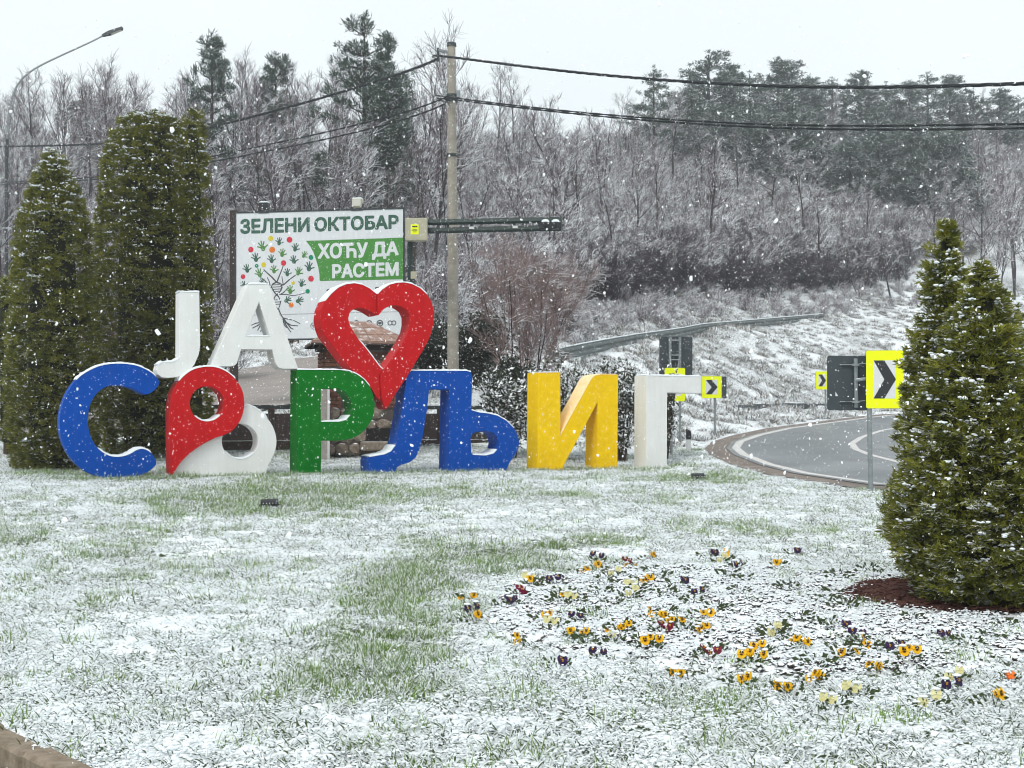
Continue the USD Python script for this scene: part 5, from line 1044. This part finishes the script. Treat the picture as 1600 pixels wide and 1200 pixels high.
def verge_f():
    px = R4.uniform(700, 1440); Y = 44 + max(px - 880, -40) * 0.094 + R4.uniform(-1.0, 15) + (4 if px < 860 else 0); return px, Y
P2 = spots(330, verge_f); n2 = len(P2)
scatter('verge_brush', [(m, 'twig') for m in SH], P2, R4.random(n2) * 6.3, R4.uniform(0.16, 0.42, n2), R4.integers(0, 4, n2), label='low frosted brush along the verge of the upper road', kind='stuff')
scatter('dark_thicket', [(m, 'dark_twig') for m in SH], P, R4.random(n) * 6.3, R4.uniform(0.35, 1.15, n), R4.integers(0, 4, n), label='dark tangled brush at the foot of the wooded hillside above the guardrail', kind='stuff')

# ------------------------------------------------------------------ shrubs near the sign
def leafy(name, label, px, ytop, Y, wpx, look, seed, n=2600, leaf=0.10, cat='shrub', stems=40, flat=0.6, ybase=None):
    rng = np.random.default_rng(seed); b = grd((px - CX) / F * Y, Y); H = EYE + (HY - ytop) / F * Y - b[2]; R = wpx / F * Y / 2
    t = thing(name, label, cat, b)
    a = rng.random(stems) * 6.28; e = np.c_[np.cos(a) * R * rng.uniform(0.2, 0.9, stems), np.sin(a) * R * 0.7 * rng.uniform(0.2, 0.9, stems), H * rng.uniform(0.6, 0.98, stems)]
    s0 = np.c_[rng.normal(0, R * 0.12, (stems, 2)), np.zeros(stems) - 0.05]; mid = (s0 + e) / 2 + np.c_[rng.normal(0, 0.08, (stems, 2)), np.full(stems, H * 0.12)]
    tag(obj('stems', prisms(np.r_[s0, mid], np.r_[mid, e], np.full(2 * stems, 0.016), np.full(2 * stems, 0.009), 4), 'trunk_brown', t), kind='stuff')
    # leaves in clumps along the stems and twigs
    nc = n // 9; k = rng.integers(0, stems, nc); f = rng.uniform(0.25, 1.05, nc)[:, None]
    c = np.where(f < 0.5, s0[k] + (mid[k] - s0[k]) * f * 2, mid[k] + (e[k] - mid[k]) * (f * 2 - 1)) + rng.normal(0, 1, (nc, 3)) * [R * 0.16, R * 0.14, H * 0.07]
    c[:, 2] = np.maximum(c[:, 2], 0.06)
    base = np.repeat(c, 9, 0) + rng.normal(0, leaf * 0.5, (nc * 9, 3)); d = unit(rng.normal(size=base.shape) + [0, 0, 0.25])
    L = leaf * rng.uniform(0.6, 1.2, len(base)); V, Fc = leaflets(base, d, L, L * rng.uniform(0.4, 0.6, len(base)), rng); obj('foliage', (V, Fc), look, t)
    return t
leafy('snowy_shrub', 'snow laden leafy shrub left of the yellow И', 792, 588, 29.6, 110, 'shrub_leaf', 31, 4600, 0.12)
leafy('snowy_shrub', 'tall snow laden shrub behind the yellow И', 872, 572, 29.6, 110, 'shrub_leaf', 32, 4600)
leafy('snowy_shrub', 'snow laden shrub filling the gap between the И and the Г', 968, 566, 30.0, 80, 'shrub_leaf', 33, 3800)
leafy('snowy_shrub', 'thin snowy shrub beside the stem of the white Г', 1040, 592, 29.0, 36, 'shrub_leaf', 34, 900)
leafy('evergreen_bush', 'dark evergreen bush at the foot of the concrete pole', 735, 492, 37.0, 150, 'dark_leaf', 35, 8200, 0.13)
leafy('evergreen_bush', 'dark evergreen bush between the heart and the pole', 668, 505, 38.0, 100, 'dark_leaf', 36, 5200, 0.13)
leafy('evergreen_bush', 'dark bush right of the pole above the blue letter bowl', 800, 560, 34.0, 80, 'dark_leaf', 37, 3000, 0.12)
def bare_shrub(name, label, px, ytop, Y, seed, look='red_twig', **kw):
    rng = np.random.default_rng(seed); b = grd((px - CX) / F * Y, Y); H = EYE + (HY - ytop) / F * Y - b[2]
    t = thing(name, label, 'shrub', b); p0, p1, r0, r1, lv = grow(rng, H=H, **kw)
    k = lv == 0; obj('trunk', prisms(p0[k], p1[k], r0[k], r1[k], 5), 'bark', t)
    k = lv > 0; obj('crown', prisms(p0[k], p1[k], r0[k], r1[k], 3), look, t)
bare_shrub('bare_shrub', 'young bare tree with thin upright stems right of the concrete pole', 818, 405, 34.5, 51, 'tan_twig', stems=7, nprim=42, up=1.1, spread=0.34, nsec=8, nter=5, twig=0.006, crown0=0.2, rad0=0.012, ter_len=0.55)
bare_shrub('bare_shrub', 'wide reddish bare shrub below the steel camera arm', 800, 362, 47, 52, 'tan_twig', stems=12, nprim=66, up=0.6, spread=0.40, nsec=7, nter=4, twig=0.007, crown0=0.2, rad0=0.008)
bare_shrub('bare_shrub', 'reddish bare shrub at the left end of the guardrail', 862, 400, 46, 53, 'tan_twig', stems=10, nprim=60, up=0.7, spread=0.40, nsec=7, nter=5, twig=0.008, crown0=0.2, rad0=0.008)
bare_shrub('bare_shrub', 'frosted bare shrub between the thujas and the billboard post', 342, 470, 48, 54, 'twig', stems=9, nprim=54, up=0.8, spread=0.40, nsec=7, nter=4, twig=0.009, crown0=0.15)
bare_shrub('bare_shrub', 'frosted bare shrub just right of the billboard', 690, 420, 46, 55, 'twig', stems=10, nprim=60, up=0.8, spread=0.40, nsec=7, nter=4, twig=0.009, crown0=0.15)

# small house roof glimpsed through the wood
hb = at(150, 330, 118); hb[2] = float(gz(hb[0], hb[1])); zr = at(157, 157, 118)[2] - hb[2]
ho = thing('house', 'grey house roof glimpsed through the bare trees on the left', 'house', hb, 20)
obj('wall', bx(4.4, 3, zr - 0.7, (0, 0, (zr - 0.7) / 2)), 'roof_dark', ho)
V = np.array([(-2.5, -1.8, zr - 0.8), (2.5, -1.8, zr - 0.8), (2.5, 1.8, zr - 0.8), (-2.5, 1.8, zr - 0.8), (-1.2, 0, zr), (1.2, 0, zr)]); obj('roof', trimesh.Trimesh(V, [(0, 1, 5), (0, 5, 4), (1, 2, 5), (2, 3, 4), (2, 4, 5), (3, 0, 4), (0, 2, 1), (0, 3, 2)], process=False), 'roof_dark', ho)

# ------------------------------------------------------------------ grass
R5 = np.random.default_rng(55)
def tuft(rng, n, R, L0, L1, lean, w=0.0055):
    a = rng.random(n) * 6.28; r = R * np.sqrt(rng.random(n)); b = np.c_[r * np.cos(a), r * np.sin(a), np.full(n, -0.012)]
    az = rng.random(n) * 6.28; L = rng.uniform(L0, L1, n); l = np.clip(rng.normal(lean, 0.25, n), 0.05, 1.5)
    pts = [b]; ang_ = l * 0.35
    for k in range(3):
        ang_ = ang_ + l * 0.33; pts.append(pts[-1] + np.c_[np.cos(az) * np.sin(ang_), np.sin(az) * np.sin(ang_), np.cos(ang_)] * (L / 3)[:, None])
    sd = np.c_[-np.sin(az), np.cos(az), 0 * az] * w / 2; ws = (1.0, 1.0, 0.8, 0.25)
    V = np.stack([np.stack([p - sd * ww, p + sd * ww], 1) for p, ww in zip(pts, ws)], 1).reshape(n, 8, 3).reshape(-1, 3)
    f = np.array([[0, 1, 3], [0, 3, 2], [2, 3, 5], [2, 5, 4], [4, 5, 7], [4, 7, 6]])
    return V, (f[None] + 8 * np.arange(n)[:, None, None]).reshape(-1, 3)
def snowy_tuft(rng, n, R, L0, L1, lean):
    a = rng.random(n) * 6.28; r = R * np.sqrt(rng.random(n)); p = np.c_[r * np.cos(a), r * np.sin(a), np.full(n, -0.008)]
    az = rng.random(n) * 6.28; L = rng.uniform(L0, L1, n); l = np.clip(rng.normal(lean, 0.35, n), 0.2, 1.9); ang_ = l * 0.25; A, B, RA, RB = [], [], [], []
    r0 = rng.uniform(0.0018, 0.0046, n)
    for k in range(4):
        ang_ = ang_ + l * 0.30; q = p + np.c_[np.cos(az) * np.sin(ang_), np.sin(az) * np.sin(ang_), np.cos(ang_)] * (L / 4)[:, None]
        A.append(p); B.append(q); RA.append(r0 * (0.45, 0.9, 1.1, 0.95)[k]); RB.append(r0 * (0.9, 1.1, 0.95, 0.2)[k]); p = q; az = az + rng.normal(0, 0.35, n)
    return prisms(np.concatenate(A), np.concatenate(B), np.concatenate(RA), np.concatenate(RB), 4)
ICO0 = trimesh.creation.icosphere(1, 1.0)
def crumbs(rng, n, R, s0, s1, flat=0.6):
    Vs, Fs = [], []
    for k in range(n):
        s = rng.uniform(s0, s1); v = np.array(ICO0.vertices) * (1 + 0.5 * (meshkit.noise(np.array(ICO0.vertices) * 2.2 + k * 3.1)[:, None] - 0.5)) * [s * rng.uniform(0.8, 1.5), s * rng.uniform(0.8, 1.5), s * flat]
        a, r = rng.random() * 6.28, R * math.sqrt(rng.random()); Fs.append(ICO0.faces + 42 * k); Vs.append(v @ rot(rng.random() * 6).T + [r * math.cos(a), r * math.sin(a), rng.uniform(0, 0.02)])
    return np.concatenate(Vs), np.concatenate(Fs)
def lawn_points(n, y0, y1, rng, wmax=0.47):
    Y = np.sqrt(rng.uniform(y0 ** 2, y1 ** 2, n)); X = rng.uniform(-1, 1, n) * (wmax * Y + 0.4)
    ok = (shapely.distance(shapely.points(X, Y), road_zone) > 0.1) & (shapely.distance(shapely.points(X, Y), back_road_poly) > 0.05)
    side = (X - K0[0]) * kn[0] + (Y - K0[1]) * kn[1]; ok &= ~((side > -0.03) & (side < 0.15))
    ok &= ((X - MC[0]) / 1.0) ** 2 + ((Y - MC[1] - 0.14) / 0.92) ** 2 > 1
    return X[ok], Y[ok]
SNT = [snowy_tuft(R5, 44, 0.15, 0.035, 0.080, 1.15) for _ in range(5)]; GRT = [tuft(R5, 64, 0.13, 0.04, 0.115, 0.8, 0.0045) for _ in range(5)]; CRB = [crumbs(R5, 26, 0.15, 0.003, 0.009) for _ in range(4)]
def place(protos, look, name, label, dens, pick, size, z=0.0, y0=4.7, y1=31):
    Xs, Ys = [], []
    for a, b, m in ((y0, 8, 1.0), (8, 13, 0.7), (13, y1, 0.42)):
        ar = 0.47 * (b * b - a * a) * 1.06; x, y = lawn_points(int(ar * dens * m), a, b, R5); Xs.append(x); Ys.append(y)
    X, Y = np.concatenate(Xs), np.concatenate(Ys); g = greenness(X, Y); bmk = bed_mask(X, Y); k = R5.random(len(X)) < pick(g, bmk); X, Y, g = X[k], Y[k], g[k]; n = len(X)
    s = size(g, n) * (1 + 0.35 * np.clip((Y - 10) / 15, 0, 1))
    scatter(name, [(p, look) for p in protos], np.c_[X, Y, gtop(X, Y) + z], R5.random(n) * 6.3, s, R5.integers(0, len(protos), n), label=label, kind='stuff')
    return n
N1 = place(SNT, 'grass_snowy', 'snowy_grass', 'short grass bent under fresh snow across the lawn', 75, lambda g, b: np.where(b > 0.5, 0.06, 0.95 - 0.2 * g), lambda g, n: R5.uniform(0.7, 1.15, n), -0.008)
N2 = place(GRT, 'grass_green', 'green_grass', 'longer green grass standing out of the snow', 80, lambda g, b: np.where(b > 0.5, 0.03, 0.05 + 0.92 * sstep(g, 0.28, 0.72)), lambda g, n: R5.uniform(0.6, 1.2, n))
N3 = place(CRB, 'snow', 'snow_crumbs', 'clumps of fresh snow caught on the grass', 62, lambda g, b: np.where(b > 0.5, 0.75, 0.9 - 0.75 * g), lambda g, n: R5.uniform(0.6, 1.2, n), 0.014)
# soil clods in the flower bed
X = R5.uniform(BED[0] - 2.4, BED[0] + 2.4, 2300); Y = R5.uniform(BED[1] - 2.6, BED[1] + 2.6, 2300); k = bed_mask(X, Y) > 0.6; X, Y = X[k], Y[k]; n = len(X)
scatter('soil_clods', [(crumbs(R5, 9, 0.11, 0.006, 0.018, 0.8), 'soil') for _ in range(3)], np.c_[X, Y, gtop(X, Y) - 0.006], R5.random(n) * 6.3, R5.uniform(0.6, 1.2, n), R5.integers(0, 3, n), label='dark soil clods dusted with snow in the flower bed', kind='stuff')
# weeds and tussocks on the banks
TUS = [tuft(R5, 90, 0.30, 0.15, 0.42, 1.1, 0.018) for _ in range(4)]
def bank():
    while True:
        px = R5.uniform(860, 1640) if R5.random() < 0.8 else R5.uniform(330, 860); Y = R5.uniform(32, 112)
        lim = 44 + (px - 880) * 0.094 + 20
        if px < 860: 
            if Y > 64: continue
        elif Y > lim + 12: continue
        X = (px - CX) / F * Y
        if road_zone.distance(Point(X, Y)) > 0.3 and back_road_poly.distance(Point(X, Y)) > 0.3: return px, Y
P = spots(5200, bank); P[:, 2] = gtop(P[:, 0], P[:, 1]) - 0.02; n = len(P)
scatter('bank_grass', [(p, 'dry_grass') for p in TUS], P, R5.random(n) * 6.3, R5.uniform(0.4, 1.0, n), R5.integers(0, 4, n), label='dry grass tussocks under snow on the bank and verges', kind='stuff')
# ------------------------------------------------------------------ pansies
R6 = np.random.default_rng(66)
def petal(w, l, cup=0.25, n=7):
    a = np.linspace(-1, 1, n); rim = np.c_[np.sin(a * 1.25) * w, l * (0.45 + 0.55 * np.cos(a * 1.2)), cup * w * np.abs(a) * 0.6 + 0.002]; rim += np.c_[np.zeros((n, 2)), 0.12 * w * np.cos(np.arange(n) * 2.4)]
    V = np.concatenate([[[0, 0, 0]], rim]); Fc = np.array([[0, i, i + 1] for i in range(1, n)]); return V, Fc
def flower_meshes(rng, s):
    Vp, Fp, Vd, Fd = [], [], [], []
    for k, (a, w, l, z) in enumerate([(0, 0.62, 0.95, 0.0), (0.75, 0.55, 0.85, -0.06), (-0.75, 0.55, 0.85, -0.06), (1.95, 0.55, 0.80, 0.05), (-1.95, 0.55, 0.80, 0.05)]):
        a = a + math.pi + rng.normal(0, 0.1); V, Fc = petal(w * s, l * s); V = V @ rot(a).T + [0, 0, z * s * 0.6 + 0.001 * k]; Fp.append(Fc + sum(map(len, Vp))); Vp.append(V)
        if k in (0, 3, 4): V2 = V * [0.42, 0.42, 1] + [0, 0, 0.004]; Fd.append(Fc + sum(map(len, Vd))); Vd.append(V2)
    return (np.concatenate(Vp), np.concatenate(Fp)), (np.concatenate(Vd), np.concatenate(Fd))
def pansy_form(nm, cols, rng, faces=True):
    f = form(nm); lv = []
    n = 24; a = rng.random(n) * 6.28; r = rng.uniform(0.01, 0.075, n); base = np.c_[r * np.cos(a), r * np.sin(a), rng.uniform(0.0, 0.05, n)]; d = unit(np.c_[np.cos(a), np.sin(a), rng.uniform(0.1, 0.9, n)])
    L = rng.uniform(0.022, 0.042, n); obj('leaves', leaflets(base, d, L, L * 0.5, rng, roll=unit(np.c_[-np.sin(a), np.cos(a), 0 * a])), 'pansy_leaf', f)
    for c in cols:
        s = rng.uniform(0.026, 0.036); (V, Fc), (V2, F2) = flower_meshes(rng, s)
        az = rng.normal(-math.pi / 2, 0.7); tl = rng.uniform(0.55, 1.2)     # mostly turned to the path
        R = rot(az + math.pi / 2) @ np.array([[1, 0, 0], [0, math.cos(tl), -math.sin(tl)], [0, math.sin(tl), math.cos(tl)]])
        p = np.array([rng.uniform(-0.055, 0.055), rng.uniform(-0.05, 0.03), rng.uniform(0.03, 0.075)])
        fl = obj('flower', (V @ R.T + p, Fc), 'petal_' + c, f, smooth=True)
        if faces: obj('dark_face' if c in ('yellow', 'cream') else 'eye', ((V2 * ([1, 1, 1] if c in ('yellow', 'cream') else [0.55, 0.55, 1.3])) @ R.T + p, F2), 'pansy_face' if c in ('yellow', 'cream') else 'petal_yellow', fl)
        obj('stem', prisms(np.array([[p[0] * 0.4, p[1] * 0.4, 0]]), np.array([p]), [0.002], [0.0015], 4), 'pansy_leaf', fl)
        if rng.random() < 0.75:
            v = np.array(trimesh.creation.icosphere(1, 1.0).vertices); obj('snow_cap', trimesh.Trimesh(v * [s * rng.uniform(0.4, 0.8), s * rng.uniform(0.35, 0.6), s * 0.22] * (1 + 0.4 * (meshkit.noise(v * 2 + p * 90)[:, None] - 0.5)) + p + [0, 0.3 * s, s * 0.75], trimesh.creation.icosphere(1, 1.0).faces), 'snow', fl, smooth=True)
    return f
PF = {'y2': [pansy_form('pansy', ['yellow', 'yellow', 'yellow'], R6) for _ in range(6)], 'y1': [pansy_form('pansy', ['yellow', 'yellow'], R6) for _ in range(5)], 'y3': [pansy_form('pansy', ['yellow'] * 4, R6) for _ in range(4)], 'o': [pansy_form('pansy', ['orange', 'orange'], R6, False) for _ in range(2)],
      'w': [pansy_form('pansy', ['wine', 'wine', 'wine'], R6) for _ in range(2)], 'p': [pansy_form('pansy', ['purple', 'purple'], R6) for _ in range(3)], 'c': [pansy_form('pansy', ['cream', 'cream'], R6, False) for _ in range(2)]}
LAB = {'y': ('yellow pansies with dark faces powdered with snow in the flower bed', 'yellow pansies'), 'o': ('bright orange pansy alone at the right edge of the flower bed', None), 'w': ('wine red pansies in the flower bed', 'wine red pansies'), 'p': ('dark purple pansies half covered by snow in the flower bed', 'purple pansies'), 'c': ('pale cream pansies half buried in snow in the flower bed', 'cream pansies')}
SPEC = {(731, 940): 'golden pansies at the left tip of the flower bed', (1105, 1040): 'bright wine red pansies right of centre near the front of the flower bed', (1228, 1080): 'front most yellow pansies at the lower rim of the flower bed', (1135, 868): 'yellow pansies farthest back in the flower bed', (808, 1004): 'small golden pansy plant at the grass edge left of the flower bed'}
PZ = [(731,940,'y2'),(742,968,'y1'),(808,1004,'y1'),(828,922,'y1'),(830,916,'c'),(812,938,'w'),(802,950,'p'),(788,952,'p'),(737,955,'p'),(847,978,'y1'),(866,990,'c'),(887,942,'y2'),(897,950,'c'),(893,1003,'y1'),(905,1008,'y1'),(907,896,'y2'),(930,890,'y1'),(960,906,'c'),(938,876,'p'),(978,882,'w'),(985,886,'y1'),(1003,918,'y2'),(990,928,'c'),(986,940,'c'),(960,997,'y2'),(978,996,'y2'),(958,1012,'c'),(1017,972,'y1'),(1036,980,'y1'),(1040,988,'y1'),(1058,984,'y1'),(1036,1000,'w'),(1097,973,'y2'),(1090,998,'y2'),(1018,1024,'y3'),(1105,1040,'w'),(1062,1056,'y3'),(1135,868,'y1'),(1150,892,'p'),(1127,880,'c'),(1106,868,'p'),(1015,870,'y1'),(1178,1048,'y3'),(1187,1032,'y2'),(1152,1068,'y1'),(1237,1016,'y2'),(1255,1026,'y1'),(1208,1004,'c'),(1228,1080,'y3'),(1272,1066,'y3'),(1322,1036,'y1'),(1345,1010,'p'),(1352,1022,'y1'),(1377,1052,'y2'),(1421,1040,'y3'),(1490,1058,'c'),(1486,1074,'p'),(1582,1064,'o'),(1337,1088,'c'),(1452,1104,'c'),(1478,1012,'p'),(1313,992,'p'),(1400,1028,'p'),(1216,888,'y1'),(1240,862,'p'),(868,918,'p'),(905,980,'p'),(1060,922,'p'),(1090,938,'p'),(940,1030,'p'),(872,1040,'p'),(1550,1100,'y1'),(1300,1110,'c')]
for i, (px, py, kd_) in enumerate(PZ):
    p = on_ground(px, py + 5); lab, grp_ = LAB[kd_[0]]; lab = SPEC.get((px, py), lab); grp_ = None if (px, py) in SPEC else grp_
    p[2] = float(gtop(p[0], p[1])) - 0.005
    if grp_:
        what = {'y1': 'small yellow pansy plant', 'y2': 'yellow pansy plant with three blooms', 'y3': 'full yellow pansy plant', 'w': 'wine red pansies', 'p': 'dark purple pansies', 'c': 'pale cream pansies'}[kd_]
        lab = '%s in the %s %s of the flower bed' % (what, 'back' if py < 925 else 'middle' if py < 1000 else 'front', 'left end' if px < 850 else 'left part' if px < 980 else 'centre' if px < 1110 else 'right part' if px < 1300 else 'right end')
    copy_of(PF[kd_][i % len(PF[kd_])], 'pansy', lab, 'pansy', p, R6.uniform(-35, 35), R6.uniform(0.95, 1.2) * (1.0 if py > 930 else 1.15), grp_)

LP = [pansy_form('leafy_plant', [], R6) for _ in range(3)]
kx = 0; done = []
while kx < 42:
    X_, Y_ = BED[0] + R6.uniform(-2.1, 2.1), BED[1] + R6.uniform(-2.3, 2.3)
    if bed_mask(np.array([X_]), np.array([Y_]))[0] < 0.8 or ((X_ - MC[0]) / 1.1) ** 2 + ((Y_ - MC[1]) / 1.0) ** 2 < 1 or any((X_ - a_) ** 2 + (Y_ - b_) ** 2 < 0.03 for a_, b_ in done): continue
    done.append((X_, Y_)); px_ = X_ / Y_ * F + CX; py_ = HY + EYE / Y_ * F
    if px_ > 1600: continue
    copy_of(LP[kx % 3], 'leafy_plant', 'dark leafy plant without blooms in the %s %s of the flower bed' % ('back' if py_ < 925 else 'middle' if py_ < 1000 else 'front', 'left end' if px_ < 850 else 'left part' if px_ < 980 else 'centre' if px_ < 1110 else 'right part' if px_ < 1300 else 'right end'), 'plant', (X_, Y_, float(gtop(X_, Y_)) - 0.004), R6.uniform(0, 360), R6.uniform(1.0, 1.5), 'leafy plants in the flower bed'); kx += 1
# ------------------------------------------------------------------ falling snow and the snow-filled air
NF = 170000; X = R6.uniform(-15, 15, NF); Y = R6.uniform(3.2, 34, NF); Zf = R6.uniform(0.1, 13, NF); k = Zf > gtop(X, Y) + 0.15; X, Y, Zf = X[k], Y[k], Zf[k]; n = len(X)
def flake(rng):
    v = np.array(trimesh.creation.icosphere(0, 1.0).vertices); return (v * (1 + rng.uniform(-0.35, 0.35, (len(v), 1))) * [1, 0.7, 1.25], trimesh.creation.icosphere(0, 1.0).faces)
scatter('falling_snow', [(flake(R6), 'flake') for _ in range(4)], np.c_[X, Y, Zf], R6.random(n) * 6.3, np.clip(R6.lognormal(math.log(0.0034), 0.45, n), 0.0014, 0.0088), R6.integers(0, 4, n), tilt=(R6.random(n) * 6.3, R6.normal(0.3, 0.5, n)), label='snowflakes drifting through the air', kind='stuff')
usdkit.material(stage, '/World/Looks/snowy_air', {'v': ('principled_volume', {'color': (0.86, 0.89, 0.92), 'density': HAZE, 'anisotropy': 0.3})}, [], volume='v.volume')
LOOK['snowy_air'] = UsdShade.Material.Get(stage, '/World/Looks/snowy_air')
if HAZE: obj('haze', bx(1040, 1140, 75, (0, 250, 33.5)), 'snowy_air', label='falling snow thinning the view of the far hillside', kind='stuff')
# where several things would share a label, tell them apart by their order from the left
from collections import defaultdict
SAME = defaultdict(list)
for pr in stage.GetPrimAtPath('/World').GetChildren():
    lb_ = pr.GetCustomDataByKey('label')
    if lb_ and pr.GetCustomDataByKey('category'):
        tr = pr.GetAttribute('xformOp:translate').Get(); SAME[lb_].append((tr[0] / max(tr[1], 1) if tr else 0, pr))
NTH = ['leftmost', 'second', 'third', 'fourth', 'fifth', 'sixth', 'seventh', 'eighth', 'ninth', 'tenth', 'eleventh', 'twelfth']
for lb_, L_ in SAME.items():
    if len(L_) > 1:
        for k_, (_, pr) in enumerate(sorted(L_, key=lambda q: q[0])):
            new = '%s %s' % (NTH[k_], lb_)
            if k_ and len(new.split()) <= 12: new += ', from the left'
            pr.SetCustomDataByKey('label', new)
print('trees', n_t, 'grass', N1, N2, N3, 'flakes', n)
